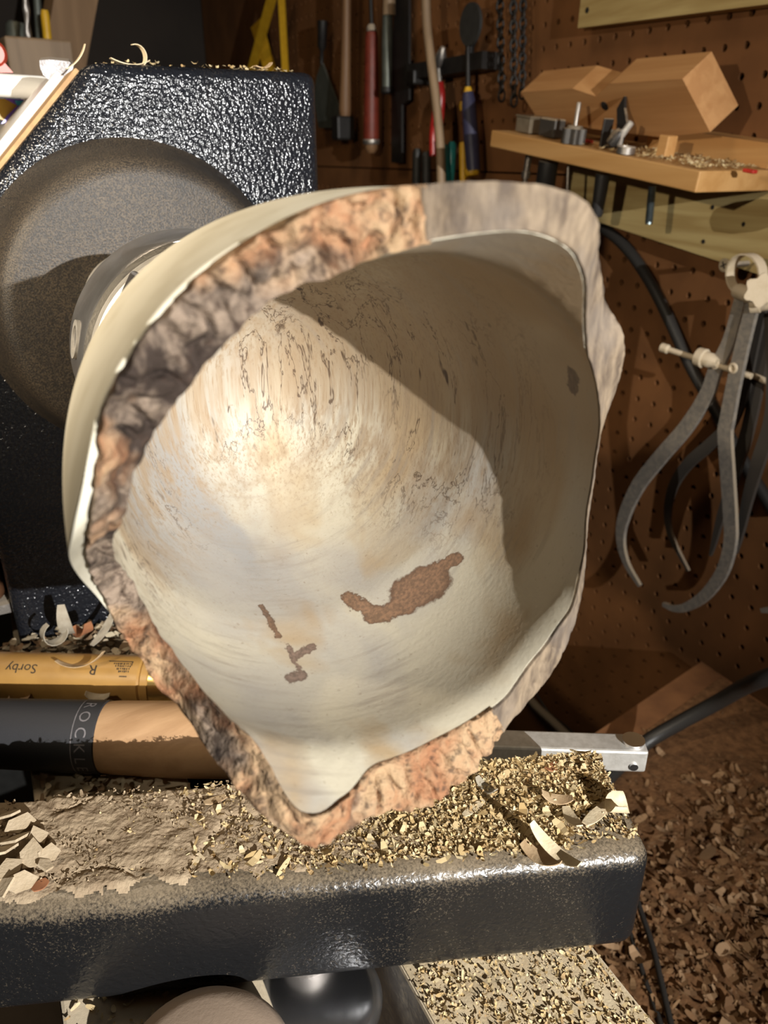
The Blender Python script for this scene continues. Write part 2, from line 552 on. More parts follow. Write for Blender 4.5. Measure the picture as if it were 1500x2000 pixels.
def lip(deg):
    # bare wood lip outside the bark on the far side of the rim
    d = deg % 360
    return max(0.0, 1 - abs(d - 178) / 26.0) ** 0.5 if abs(d - 178) < 26 else 0.0

BOWL_LOC = V((AX, 0.18, AZ))
# spalted wood, grain along the log (vertical), features fixed in the bowl itself
t = NT('spalted_wood')
obj = t.tc.outputs['Object']
fine = t.noise(t.mapping((1, 1, 0.045)), 1150, 3, 0.65)
mid = t.noise(t.mapping((1, 1, 0.07)), 230, 3, 0.6, 0.2)
big = t.noise(t.mapping((1, 0.8, 0.35)), 26, 3, 0.5, 0.5)
big2 = t.noise(t.mapping((1, 0.8, 0.25), loc=(3.1, 1.7, 0.4)), 38, 3, 0.5, 0.5)
col = t.mix(t.ramp(big, [(0.42, 0.0), (0.60, 1.0)]), (0.485, 0.435, 0.33), (0.365, 0.335, 0.29))
col = t.mix(t.ramp(big2, [(0.50, 0.0), (0.66, 0.85)]), col, (0.36, 0.255, 0.14))
sx = t.n('ShaderNodeSeparateXYZ'); t.l(obj, sx.inputs[0])
# grey blue stain low on one side of the section, darker tan towards the top of the other
gz = t.math('MULTIPLY', t.ramp(t.math('MULTIPLY_ADD', sx.outputs['X'], -16.0, 0.42), [(0.34, 0.0), (0.60, 1.0)]), t.ramp(t.math('MULTIPLY_ADD', sx.outputs['Y'], 10.0, 0.55), [(0.42, 0.0), (0.66, 1.0)]))
col = t.mix(t.math('MULTIPLY', gz, t.ramp(big2, [(0.34, 0.35), (0.58, 1.0)])), col, (0.275, 0.265, 0.25))
tz = t.math('MULTIPLY', t.ramp(t.math('MULTIPLY_ADD', sx.outputs['X'], 14.0, 0.45), [(0.36, 0.0), (0.75, 0.9)]), t.ramp(t.math('MULTIPLY_ADD', sx.outputs['Z'], 14.0, 0.5), [(0.36, 0.0), (0.62, 1.0)]))
col = t.mix(t.math('MULTIPLY', tz, t.ramp(big, [(0.35, 0.5), (0.6, 1.0)])), col, (0.27, 0.185, 0.10))
uz = t.math('MULTIPLY', t.ramp(t.math('MULTIPLY_ADD', sx.outputs['Z'], 22.0, 0.62), [(0.34, 0.0), (0.70, 0.62)]), t.ramp(t.math('MULTIPLY_ADD', sx.outputs['Y'], 14.0, 0.62), [(0.30, 0.0), (0.62, 1.0)]))  # brown spalt near the top, darkened further to subdue an overbright lit spot
col = t.mix(t.math('MULTIPLY', uz, t.ramp(mid, [(0.34, 0.45), (0.56, 1.0)])), col, (0.315, 0.25, 0.17))
# spalting is heaviest deep in the bowl, towards the top of the log section
deep = t.math('MULTIPLY', t.ramp(t.math('MULTIPLY_ADD', sx.outputs['Y'], 12.0, 0.62), [(0.12, 0.0), (0.55, 1.0)]),
              t.ramp(t.math('MULTIPLY_ADD', sx.outputs['Z'], 12.0, 0.60), [(0.15, 0.06), (0.36, 1.0)]))
streak = t.math('MULTIPLY', t.ramp(mid, [(0.46, 0.0), (0.64, 1.0)]), t.math('MULTIPLY', deep, 0.75))
col = t.mix(streak, col, (0.29, 0.21, 0.13))
fs_ = t.math('MULTIPLY', t.ramp(fine, [(0.50, 0.0), (0.66, 1.0)]), t.math('MULTIPLY_ADD', deep, 0.70, 0.05))
col = t.mix(fs_, col, (0.25, 0.175, 0.105))
# faint turning marks
tm = t.noise(t.mapping((0.10, 1, 0.10), loc=(1.0, 0.3, 2.0)), 420, 3, 0.6, 0.15)
tmm = t.math('MULTIPLY', t.ramp(tm, [(0.50, 0.0), (0.68, 0.55)]), t.ramp(t.noise(t.mapping(loc=(7, 1, 3)), 34, 2), [(0.40, 0.0), (0.60, 1.0)]))
col = t.mix(tmm, col, (0.255, 0.215, 0.17))
spk = t.noise(t.mapping(loc=(3, 8, 1)), 700, 2, 0.6)
col = t.mix(t.ramp(spk, [(0.66, 0.0), (0.76, 0.45)]), col, (0.20, 0.145, 0.095))
# zone lines
z1 = t.noise(t.mapping((1, 1, 0.15), loc=(0.7, 0.2, 0.3)), 105, 5, 0.64, 0.45)
ln = t.ramp(t.math('ABSOLUTE', t.math('SUBTRACT', z1, 0.53)), [(0.004, 1.0), (0.013, 0.0)])
z2 = t.noise(t.mapping((1, 1, 0.5), loc=(5.7, 2.2, 1.3)), 30, 2)
reg = t.ramp(z2, [(0.42, 0.0), (0.52, 1.0)])
lnm = t.math('MULTIPLY', t.math('MULTIPLY', ln, reg), t.math('MULTIPLY_ADD', deep, 0.82, 0.03))
col = t.mix(lnm, col, (0.075, 0.045, 0.028))
# black grain flecks
fl = t.noise(t.mapping((1, 1, 0.07), loc=(2.2, 0, 0)), 330, 2, 0.5)
flm = t.math('MULTIPLY', t.math('MULTIPLY', t.ramp(fl, [(0.66, 0.0), (0.72, 1.0)]), t.ramp(t.noise(t.mapping(), 40, 2), [(0.48, 0.0), (0.6, 1.0)])), deep)
col = t.mix(flm, col, (0.06, 0.035, 0.02))
def inner_hit(px, py):
    d = ray(px, py); best = None; s = 0.10; prev = None
    while s < 0.5:
        p = CAM + d * s
        f = math.hypot(p.x - IAX, p.z - AZ) - r_in(p.y)
        if prev is not None and prev <= 0 < f: best = p
        prev = f; s += 0.0004
    return best
wob = t.n('ShaderNodeTexNoise'); t.l(obj, wob.inputs['Vector']); wob.inputs['Scale'].default_value = 210; wob.inputs['Detail'].default_value = 7; wob.inputs['Roughness'].default_value = 0.68
wobv = t.n('ShaderNodeVectorMath', operation='MULTIPLY_ADD')
t.l(wob.outputs['Color'], wobv.inputs[0]); wobv.inputs[1].default_value = (0.0066,) * 3; wobv.inputs[2].default_value = (-0.0033,) * 3
wadd = t.n('ShaderNodeVectorMath', operation='ADD'); t.l(obj, wadd.inputs[0]); t.l(wobv.outputs[0], wadd.inputs[1])
def stain_line(pa, pb, rad):
    """distance to a segment between two inner-surface points given as photo pixels -> 0..1 mask"""
    a = inner_hit(*pa) - BOWL_LOC; b = inner_hit(*pb) - BOWL_LOC
    ab = b - a
    s1 = t.n('ShaderNodeVectorMath', operation='SUBTRACT'); t.l(wadd.outputs[0], s1.inputs[0]); s1.inputs[1].default_value = a
    dt = t.n('ShaderNodeVectorMath', operation='DOT_PRODUCT'); t.l(s1.outputs[0], dt.inputs[0]); dt.inputs[1].default_value = ab / max(ab.length_squared, 1e-9)
    h_ = t.math('MINIMUM', t.math('MAXIMUM', dt.outputs['Value'], 0.0), 1.0)
    sc = t.n('ShaderNodeVectorMath', operation='SCALE'); sc.inputs[0].default_value = ab; t.l(h_, sc.inputs['Scale'])
    s2 = t.n('ShaderNodeVectorMath', operation='SUBTRACT'); t.l(s1.outputs[0], s2.inputs[0]); t.l(sc.outputs[0], s2.inputs[1])
    ln_ = t.n('ShaderNodeVectorMath', operation='LENGTH'); t.l(s2.outputs[0], ln_.inputs[0])
    return t.math('DIVIDE', ln_.outputs['Value'], rad)
def blend_stain(col, segs, c_in, c_edge, strength=0.9):
    m = None
    for s_ in segs:
        d_ = stain_line(*s_)
        m = d_ if m is None else t.math('MINIMUM', m, d_)
    mask = t.ramp(m, [(0.86, strength), (1.0, 0.0)])
    edge = t.ramp(m, [(0.60, 0.0), (0.93, 1.0)])
    cin = t.mix(t.ramp(fine, [(0.40, 0.0), (0.62, 1.0)]), tuple(x * 0.8 for x in c_in), tuple(x * 1.6 for x in c_in))
    return t.mix(mask, col, t.mix(edge, cin, c_edge))
col = blend_stain(col, [((800, 1160), (840, 1140), 0.0068), ((735, 1200), (800, 1180), 0.0036), ((682, 1168), (735, 1205), 0.0026), ((850, 1110), (895, 1090), 0.0022)], (0.155, 0.080, 0.042), (0.075, 0.031, 0.014))
col = blend_stain(col, [((515, 1188), (545, 1245), 0.0013)], (0.11, 0.06, 0.035), (0.06, 0.028, 0.013))
col = blend_stain(col, [((575, 1280), (612, 1268), 0.0017), ((570, 1325), (592, 1318), 0.0019), ((560, 1262), (588, 1310), 0.0009)], (0.13, 0.085, 0.065), (0.085, 0.048, 0.033), 0.9)
col = blend_stain(col, [((1120, 728), (1120, 756), 0.0022)], (0.07, 0.045, 0.03), (0.06, 0.038, 0.025), 0.85)
t.bump(t.noise(t.mapping(), 900, 2), 0.10, 0.0006)
M['spalt'] = t.out(col, 0.52, 0.0, 0.32)
# clean sapwood of the outside
t = NT('sapwood')
vec = t.mapping((1, 1, 0.12))
f1 = t.noise(vec, 90, 3)
M['sapwood'] = t.out(t.mix(t.ramp(f1, [(0.4, 0.0), (0.65, 1.0)]), (0.66, 0.62, 0.505), (0.56, 0.515, 0.40)), 0.55, 0.0, 0.3)
# weathered bare rim
t = NT('weathered_rim')
vec = t.mapping((1, 1, 0.3))
f1 = t.noise(vec, 330, 4, 0.6); f2 = t.noise(t.mapping(), 70, 3)
c_ = t.mix(t.ramp(f1, [(0.38, 0.0), (0.64, 1.0)]), (0.225, 0.170, 0.115), (0.085, 0.062, 0.045))
t.bump(f1, 0.4, 0.0012)
M['rim'] = t.out(t.mix(t.ramp(f2, [(0.45, 0.0), (0.65, 0.5)]), c_, (0.15, 0.125, 0.105)), 0.8, 0.0, 0.2)
# bark
t = NT('bark')
f1 = t.noise(t.mapping((1, 1, 1)), 95, 5, 0.65, 0.4); f2 = t.noise(t.mapping(loc=(4, 2, 1)), 42, 3, 0.5); f3 = t.noise(t.mapping(), 420, 4, 0.65)
c_ = t.mix(t.ramp(f1, [(0.42, 0.0), (0.58, 1.0)]), (0.032, 0.022, 0.017), (0.22, 0.165, 0.122))
sp = t.n('ShaderNodeSeparateXYZ'); t.l(t.tc.outputs['Object'], sp.inputs[0])
low = t.ramp(t.math('MULTIPLY_ADD', sp.outputs['Z'], -8.0, 0.35), [(0.44, 0.0), (0.62, 0.27)])      # the orange inner bark shows more along the bottom
hi = t.ramp(t.math('MULTIPLY_ADD', sp.outputs['Z'], 10.0, 0.1), [(0.50, 0.0), (0.66, 0.20)])
om = t.ramp(t.math('ADD', t.math('ADD', f2, low), hi), [(0.60, 0.0), (0.72, 0.85)])
c_ = t.mix(om, c_, t.mix(t.ramp(f1, [(0.38, 0.0), (0.62, 1.0)]), (0.31, 0.145, 0.072), (0.37, 0.245, 0.135)))
c_ = t.mix(t.ramp(f3, [(0.52, 0.0), (0.66, 0.75)]), c_, (0.045, 0.028, 0.020))
t.bump(t.math('ADD', f1, t.math('MULTIPLY', f3, 0.6)), 0.8, 0.0022)
M['bark'] = t.out(c_, 0.85, 0.0, 0.2)

bowl = thing('natural_edge_bowl', BOWL_LOC, 'pale spalted wood bowl with rough bark rim mounted on the lathe chuck', 'bowl')
NTH = 480
def bowl_inside():
    nv = 90; vs = []; fs = []
    yb = IYB
    for i in range(NTH):
        deg = 360 * i / NTH; th = math.radians(deg)
        ys = soft(IN_T, deg) + 0.0008
        for k in range(nv):
            v = k / nv
            y = ys + (yb - ys) * (1 - (1 - v) ** 2.6)
            vs.append(cyl_in(th, r_in(y), y))
    c = len(vs); vs.append(V((IAX, yb, AZ)))
    for i in range(NTH):
        j = (i + 1) % NTH
        for k in range(nv - 1):
            fs.append((i * nv + k, j * nv + k, j * nv + k + 1, i * nv + k + 1))
        fs.append((i * nv + nv - 1, j * nv + nv - 1, c))
    return vs, fs
def bowl_outside():
    nv = 40; vs = []; fs = []
    ye = 0.2565
    for i in range(NTH):
        deg = 360 * i / NTH; th = math.radians(deg)
        ys = soft(OUT_T, deg) + 0.0010 + 0.0026 * bark_amount(deg) * (1 - lip(deg))
        for k in range(nv):
            y = ys + (ye - ys) * (k / (nv - 1))
            r = r_out(y)
            if y > 0.244: r = min(r, 0.0282)
            vs.append(cyl(th, r, y))
    for i in range(NTH):
        j = (i + 1) % NTH
        for k in range(nv - 1):
            fs.append((i * nv + k, i * nv + k + 1, j * nv + k + 1, j * nv + k))
    fs.append(tuple(i * nv + nv - 1 for i in range(NTH)))
    c = len(vs)
    for i in range(NTH):                       # the wall's own edge, hollowed a little under the bark
        deg = 360 * i / NTH; th = math.radians(deg)
        ys = soft(IN_T, deg) + 0.0008
        a_ = vs[i * nv]; b_ = cyl_in(th, r_in(ys), ys)
        vs.append(a_.lerp(b_, 0.88) + V((0, 0.0042 * bark_amount(deg), 0)))
        vs.append(b_)
    for i in range(NTH):
        j = (i + 1) % NTH
        fs.append((i * nv, j * nv, c + 2 * j, c + 2 * i))
        fs.append((c + 2 * i, c + 2 * j, c + 2 * j + 1, c + 2 * i + 1))
    return vs, fs
def link_oriented(name, shape, mat, parent, label=None):
    # keeps the winding given (open surfaces of one closed wall)
    base = V(parent.location)
    me = bpy.data.meshes.new(name)
    me.from_pydata([tuple(v - base) for v in shape[0]], [], shape[1])
    me.materials.append(mat)
    for p in me.polygons: p.use_smooth = True
    o = bpy.data.objects.new(name, me); COL.objects.link(o); o.parent = parent
    if label: o['label'] = label
    return o
link_oriented('bowl_interior', bowl_inside(), M['spalt'], bowl, 'cream spalted interior with black zone lines and brown stains')
link_oriented('bowl_exterior', bowl_outside(), M['sapwood'], bowl, 'smooth pale outside of the bowl')
def rim_band(lo, hi, step, depth_in, rough_y, rough_r, nw=12, seed=0.0, inset=0.0):
    """solid band lying on the wall edge between two angles"""
    vs, fs = [], []
    n = int((hi - lo) / step) + 1
    m = nw + 3
    for i in range(n):
        deg = lo + (hi - lo) * i / (n - 1); th = math.radians(deg)
        yo, yi = soft(OUT_T, deg), soft(IN_T, deg)
        fade = min(1.0, i / 6, (n - 1 - i) / 6)
        row = []
        for k in range(nw + 1):
            u0 = 0.42 * lip(deg)
            u = u0 + (1 - u0) * k / nw
            y = yo + (yi - yo) * u
            r = r_out(yo) + (r_in(yi) - inset - r_out(yo)) * u
            po, pi_ = cyl(th, r_out(yo), yo), cyl_in(th, r_in(yi) - inset, yi)
            p = po.lerp(pi_, u)
            rad = V((math.cos(th), 0, math.sin(th)))
            q = p * 1000
            e = math.sin(math.pi * min(max(u, 0.0), 1.0)) ** 0.6
            d = mnoise.fractal(q * 0.16 + V((seed, 3.1, 0)), 1.0, 2.0, 4) + 0.6 * mnoise.noise(q * 0.5)
            cr = abs(mnoise.noise(V((deg * 0.22 + seed, u * 1.3, 2.0))))
            e2_ = 1 - u ** 5
            d -= 2.2 * max(0.0, 0.20 - cr) / 0.20 * (0.5 + 0.5 * e)
            w = mnoise.noise(V((deg * 0.5, 7.7 + u * 2, seed)))
            p = p + rad * (rough_r * w * (1 if u < 0.5 else 0.6) * fade) + V((0, -rough_y * (d * 0.8 + 0.15 * e) * fade * e2_, 0))
            row.append(p)
        back = depth_in
        row.append(cyl_in(th, r_in(yi + 0.0012) - inset * 0.6 + 0.0002, yi + 0.0012))
        row.append(cyl(th, r_out(yo) - 0.0002, yo + back).lerp(cyl_in(th, r_in(yi), yi + back), u0))
        vs += row
    for i in range(n - 1):
        for k in range(m):
            k2 = (k + 1) % m
            fs.append((i * m + k, i * m + k2, (i + 1) * m + k2, (i + 1) * m + k))
    fs.append(tuple(range(m))); fs.append(tuple((n - 1) * m + k for k in range(m))[::-1])
    return vs, fs
part('bark_edge', rim_band(92.0, 293.0, 0.35, 0.0048, 0.0013, 0.0008, 16, 1.3, 0.0005), M['bark'], bowl, True, 80, 'rough grey and orange bark left on the rim')
part('bare_edge', rim_band(-67.5, 92.6, 0.5, 0.0012, 0.00022, 0.0002, 10, 5.0), M['rim'], bowl, True, 80, 'weathered grey rim where the bark is gone')

# ------------------------------------------------------------------ tool rest base (banjo) across the bed
BU = V((0.205, -0.0775, 0)).normalized()           # along the banjo, towards its free end
BN = V((-BU.y, BU.x, 0))                            # across it, away from the camera
BEND = V((0.1735, 0.1290, BED))                      # front bottom corner at the free end
BW, BH, BL = 0.053, 0.051, 0.46
t = NT('banjo_paint')
vec = t.mapping()
n1 = t.noise(vec, 420, 2, 0.5, 0.4); n2 = t.noise(vec, 28, 4); n3 = t.noise(vec, 1100, 3, 0.7)
sepb = t.n('ShaderNodeSeparateXYZ'); t.l(t.tc.outputs['Object'], sepb.inputs[0])
g = t.n('ShaderNodeNewGeometry'); sepn = t.n('ShaderNodeSeparateXYZ'); t.l(g.outputs['Normal'], sepn.inputs[0])
f = t.math('ADD', t.math('MULTIPLY', n2, 0.35), t.math('MULTIPLY', n3, 0.65))
f = t.math('ADD', f, t.math('MULTIPLY', t.math('MAXIMUM', sepn.outputs['Z'], 0.0), 0.32))
f = t.ramp(f, [(0.58, 0.0), (0.86, 0.75)])
t.bump(n1, 0.40, 0.0010)
M['banjo'] = t.out(t.mix(f, (0.009, 0.009, 0.0095), (0.27, 0.21, 0.14)), 0.27, 0.0, 0.42)
M['dust'] = plain('fine_dust', (0.37, 0.285, 0.19), (0.29, 0.215, 0.14), 0.95, scale=120, bump=0.6, bscale=700, spec=0.1)

banjo = thing('tool_rest_base', BEND - BU * 0.15 + BN * BW / 2, 'black cast tool rest base lying across the lathe bed under the bowl', 'tool rest')
Rb = Matrix((BU, BN, V((0, 0, 1)))).transposed()
def bpt(s, w, z=0.0):                                # s metres back from the free end, w across from the front, z above the bed
    return BEND - BU * s + BN * w + V((0, 0, z))
part('body', box(bpt(BL / 2, BW / 2, BH / 2 + 0.0004), (BL, BW, BH - 0.0008), Rb, 0.0075, 5), M['banjo'], banjo, True, 60)
cc = V((0.0590, 0.1520, BED - 0.030))
part('clamp_post', revolve([(0.0, 0.011), (0.048, 0.011)], bpt(0.125, 0.020, -0.046), (0, 0, 1), 24), M['dusty_steel'], banjo, True, 30)
part('clamp_ring', revolve([(0.0, 0.010), (0.0, 0.019), (0.003, 0.0225), (0.008, 0.0235), (0.0105, 0.0228), (0.0122, 0.0210), (0.0130, 0.0180), (0.0132, 0.006)], onz(625, 1945, BED - 0.012) + V((0, 0, -0.010)), (0, 0, 1), 48), M['chrome'], banjo, True, 35, 'chrome clamp ring below the base')
# dust covered round lock knob in front of the base, sitting on the way
kp = onz(395, 2075, BED + 0.016)
M['knob_dust'] = dusty('knob_dust', (0.09, 0.055, 0.042), (0.30, 0.225, 0.165), 0.6, 0.7, 0.0, 70)
part('lock_knob', revolve([(0.0, 0.010), (0.0, 0.026), (0.003, 0.0285), (0.009, 0.0285), (0.014, 0.0255), (0.0165, 0.019), (0.0172, 0.0)][:-1], V((kp.x, kp.y, BED + 0.0005)), (0, 0, 1), 56), M['knob_dust'], banjo, True, 50, 'round lock knob under dust')

# ------------------------------------------------------------------ shavings
def chip(p, L, W, curl, rz, tilt, lift=0.0, seg=4, roll=0.0):
    """a curved wood chip lying at p: open ribbon"""
    vs, fs = [], []
    Rm = Matrix.Rotation(rz, 3, 'Z') @ Matrix.Rotation(tilt, 3, 'Y') @ Matrix.Rotation(roll, 3, 'X')
    for i in range(seg + 1):
        u = i / seg - 0.5
        a = curl * u
        if abs(curl) > 0.05:
            r = L / curl
            x, z = r * math.sin(a), r * (1 - math.cos(a))
        else:
            x, z = L * u, 0
        w = W * (1 - 0.5 * abs(2 * u) ** 2) / 2
        for s in (-1, 1):
            q = Rm @ V((x, s * w, z))
            vs.append(V(p) + q + V((0, 0, lift)))
    for i in range(seg):
        fs.append((2 * i, 2 * i + 1, 2 * i + 3, 2 * i + 2))
    return vs, fs
def chip_cloud(points, rng, seg=3):
    vs, fs = [], []
    for (p, L, W) in points:
        v, f = chip(p, L, W, rng.uniform(-0.3, 3.2), rng.uniform(0, 6.28), rng.uniform(-0.35, 0.35), W * 0.12, seg, rng.uniform(-0.5, 0.5))
        k = len(vs); vs += v; fs += [tuple(i + k for i in q) for q in f]
    return vs, fs
def chip_mat(name, cols, rough=0.75):
    t = NT(name)
    g = t.n('ShaderNodeNewGeometry')
    n = len(cols)
    c = t.ramp(g.outputs['Random Per Island'], [(i / n, cols[i]) for i in range(n)], 'CONSTANT')
    f = t.noise(t.mapping(), 700, 2)
    c = t.mix(t.math('MULTIPLY', f, 0.35), c, (0.20, 0.12, 0.06))
    return t.out(c, rough, 0.0, 0.2)
M['chips_yellow'] = chip_mat('chips_yellow', [(0.62, 0.48, 0.26), (0.55, 0.40, 0.19), (0.68, 0.56, 0.34), (0.47, 0.33, 0.15), (0.66, 0.53, 0.30), (0.40, 0.27, 0.13), (0.60, 0.46, 0.25)])
M['chips_brown'] = chip_mat('chips_brown', [(0.20, 0.105, 0.047), (0.16, 0.082, 0.035), (0.25, 0.145, 0.07), (0.13, 0.066, 0.03), (0.21, 0.118, 0.056), (0.32, 0.20, 0.11), (0.18, 0.095, 0.043), (0.145, 0.078, 0.038)])
M['chips_grey'] = chip_mat('chips_grey', [(0.38, 0.295, 0.195), (0.31, 0.235, 0.15), (0.43, 0.34, 0.23), (0.26, 0.195, 0.125)])
M['chips_pile'] = chip_mat('chips_pile', [(0.44, 0.37, 0.26), (0.30, 0.20, 0.12), (0.50, 0.44, 0.32), (0.22, 0.15, 0.09), (0.36, 0.31, 0.22)])
M['shaving_pale'] = plain('shaving_pale', (0.66, 0.55, 0.37), (0.55, 0.43, 0.27), 0.7, scale=220, bump=0.2, bscale=900)
M['shaving_tan'] = plain('shaving_tan', (0.47, 0.34, 0.20), (0.36, 0.24, 0.13), 0.7, scale=200, bump=0.2, bscale=900)
M['shaving_red'] = plain('shaving_red', (0.34, 0.14, 0.06), (0.25, 0.10, 0.045), 0.7, scale=200)
M['flake'] = plain('flake', (0.50, 0.40, 0.275), (0.40, 0.31, 0.20), 0.8, scale=160, bump=0.3, bscale=800)
M['shaving_grey'] = plain('shaving_grey', (0.36, 0.32, 0.25), (0.27, 0.23, 0.17), 0.75, scale=200)

rng = random.Random(3)
# dust layer over the banjo top: heightfield that thins towards the free end and spills over the front edge
def dust_layer():
    nu, nw = 640, 100
    vs, fs = [], []
    for i in range(nu + 1):
        s = 0.006 + (0.40 - 0.006) * i / nu
        fine = min(1.0, max(0.0, (s - 0.085) / 0.06))            # 1 on the dusty half, 0 at the chip end
        for k in range(nw + 1):
            w = 0.0022 + (BW - 0.0040) * k / nw
            p = bpt(s, w)
            q = p * 1000
            e = min(1, k / 11, (nw - k) / 7) * min(1, i / 16)
            hgt = 0.0014 + 0.0012 * mnoise.fractal(q * 0.045, 1.0, 2.0, 3) + 0.0007 * fine * mnoise.noise(q * 0.22) + 0.00035 * mnoise.noise(q * 0.8)
            ridge = abs(mnoise.noise(q * 0.03 + V((9, 0, 0))))
            hgt -= 0.0013 * max(0, 0.06 - ridge) / 0.06 * fine
            hgt = max(hgt, 0.0001) * (0.45 + 0.55 * fine)
            edge = 0.0
            if k < 11: edge = -0.0040 * ((11 - k) / 11) ** 2
            if k > nw - 9: edge = -0.0030 * ((k - nw + 9) / 9) ** 2
            vs.append(bpt(s, w, BH + 0.0001 + hgt * e + edge - (0.0012 if (i == 0) else 0)))
    for i in range(nu):
        for k in range(nw):
            a = i * (nw + 1) + k
            fs.append((a, a + 1, a + nw + 2, a + nw + 1))
    return vs, fs
# the dust only covers part of the surface: keep cells where a ragged noise says so
def ragged(shape, nw, keep):
    vs, fs = shape
    return vs, [f for f in fs if keep(sum((vs[i] for i in f), V((0, 0, 0))) / 4)]
def keep_dust(p):
    d = p - BEND
    s, w = -d.dot(BU), d.dot(BN)
    lim = 0.0085 - 0.030 * (s - 0.12) + 0.0035 * mnoise.fractal(p * 120, 1.0, 2.0, 4)
    lim = max(lim, 0.0028) if s > 0.17 else lim
    return w > lim and s > 0.022 + 0.008 * mnoise.noise(p * 200)
o = solo('sawdust', ragged(dust_layer(), 44, keep_dust), M['dust'], 'fine grey sawdust coating the top of the black tool rest base', 'sawdust', None, 'stuff', True, 180)
pts = []
for i in range(11000):
    s = abs(rng.gauss(0.0, 1)) * 0.066 + 0.004
    w = rng.uniform(0.004, BW - 0.003)
    if s > 0.20: continue
    if w < 0.007 and rng.random() < 0.8: continue
    if s < 0.03 and w < 0.028 - s * 0.4 and rng.random() < 0.85: continue
    sz = rng.choice((0.5, 0.7, 1, 1, 1.4)) * 0.00155
    if rng.random() < 0.05: sz *= 2.2
    pts.append((bpt(s, w, BH + rng.uniform(0.0003, 0.0019)), sz * rng.uniform(0.8, 2.2), sz * rng.uniform(0.35, 0.8)))
solo('wood_chips', chip_cloud(pts, rng), M['chips_yellow'], 'yellow wood chips heaped on the end of the black tool rest base', 'wood chips', None, 'stuff')
pts = []
for i in range(4500):
    s = rng.uniform(0.10, 0.36); w = rng.uniform(0.008, BW - 0.003)
    if mnoise.noise(V((s * 55, w * 60, 4))) < -0.05: continue
    sz = rng.choice((0.5, 0.7, 1, 1.3)) * 0.0014
    pts.append((bpt(s, w, BH + rng.uniform(0.0008, 0.0022)), sz * rng.uniform(0.8, 2.0), sz * rng.uniform(0.35, 0.8)))
solo('dusty_chips', chip_cloud(pts, rng), M['chips_grey'], 'small grey chips lying in the sawdust of the tool rest base', 'wood chips', None, 'stuff')

def curl(name, p, L, W, c, rz, tilt, mat, label, cat='wood shaving', roll=0.0, group=None, seg=14, thick=0.0004):
    vs, fs = chip(p, L, W, c, rz, tilt, 0.0, seg, roll)
    n = len(vs)
    # give the ribbon a little thickness
    off = []
    for i in range(0, n, 2):
        a = vs[i + 1] - vs[i]
        b = vs[min(i + 2, n - 2)] - vs[max(i - 2, 0)]
        nn = a.cross(b)
        nn = nn.normalized() * thick if nn.length > 1e-12 else V((0, 0, thick))
        off += [vs[i] + nn, vs[i + 1] + nn]
    vs2 = vs + off
    fs2 = list(fs) + [tuple(i + n for i in f[::-1]) for f in fs]
    for i in range(0, n - 2, 2):
        fs2.append((i, i + 2, n + i + 2, n + i)); fs2.append((i + 1, n + i + 1, n + i + 3, i + 3))
    fs2.append((0, n, n + 1, 1)); fs2.append((n - 2, n - 1, 2 * n - 1, 2 * n - 2))
    return solo(name, (vs2, fs2), mat, label, cat, group, None, True, 60)
ztop = BED + BH
P_ = lambda px, py, dz=0.003: onz(px, py, ztop + dz)
curl('wood_shaving', P_(1082, 1660, 0.006), 0.024, 0.0046, 2.0, math.radians(-75), 0.15, M['shaving_pale'], 'long pale curled shaving arching over the front edge of the tool rest base', roll=0.25)
curl('wood_shaving', P_(1060, 1672, 0.002), 0.017, 0.0075, 1.2, math.radians(-70), -0.2, M['shaving_tan'], 'crumbled tan shaving tucked under the long curl on the tool rest base')
curl('wood_shaving', P_(1165, 1590, 0.003), 0.017, 0.0046, 0.4, math.radians(18), 0.1, M['shaving_pale'], 'flat split shaving pointing off the end of the tool rest base')
curl('wood_shaving', P_(1205, 1578, 0.004), 0.014, 0.0085, 4.0, math.radians(60), -0.1, M['shaving_pale'], 'rolled shaving hanging over the free end of the tool rest base')
curl('wood_shaving', P_(1118, 1600, 0.004), 0.015, 0.0048, 0.8, math.radians(70), 0.35, M['shaving_pale'], 'upright split shaving beside the rolled one on the tool rest base')
curl('wood_shaving', P_(1085, 1560, 0.003), 0.013, 0.0050, 1.5, math.radians(-30), 0.2, M['shaving_tan'], 'bent tan shaving near the back corner of the tool rest base')
curl('wood_shaving', P_(1078, 1498, 0.002), 0.007, 0.0040, 1.0, 0.2, 0.1, M['shaving_red'], 'small reddish brown chip at the back edge of the tool rest base')
curl('wood_shaving', P_(950, 1540, 0.002), 0.012, 0.0040, 2.0, math.radians(100), 0.1, M['shaving_grey'], 'greyish curved shaving among the yellow chips')
curl('wood_shaving', P_(925, 1578, 0.002), 0.011, 0.0034, 0.3, math.radians(15), 0.0, M['shaving_pale'], 'straight pale sliver among the yellow chips')
curl('wood_shaving', P_(372, 1690, 0.001), 0.010, 0.0065, 0.8, math.radians(20), 0.0, M['shaving_pale'], 'pale flake half buried in the grey sawdust')
curl('wood_shaving', P_(420, 1562, 0.002), 0.009, 0.0035, 0.4, math.radians(10), 0.2, M['shaving_tan'], 'small tan flake at the back edge of the sawdust')
curl('wood_shaving', P_(78, 1728, 0.002), 0.0055, 0.0042, 0.4, 0.5, 0.1, M['shaving_red'], 'reddish flake beside the heap of pale flakes')
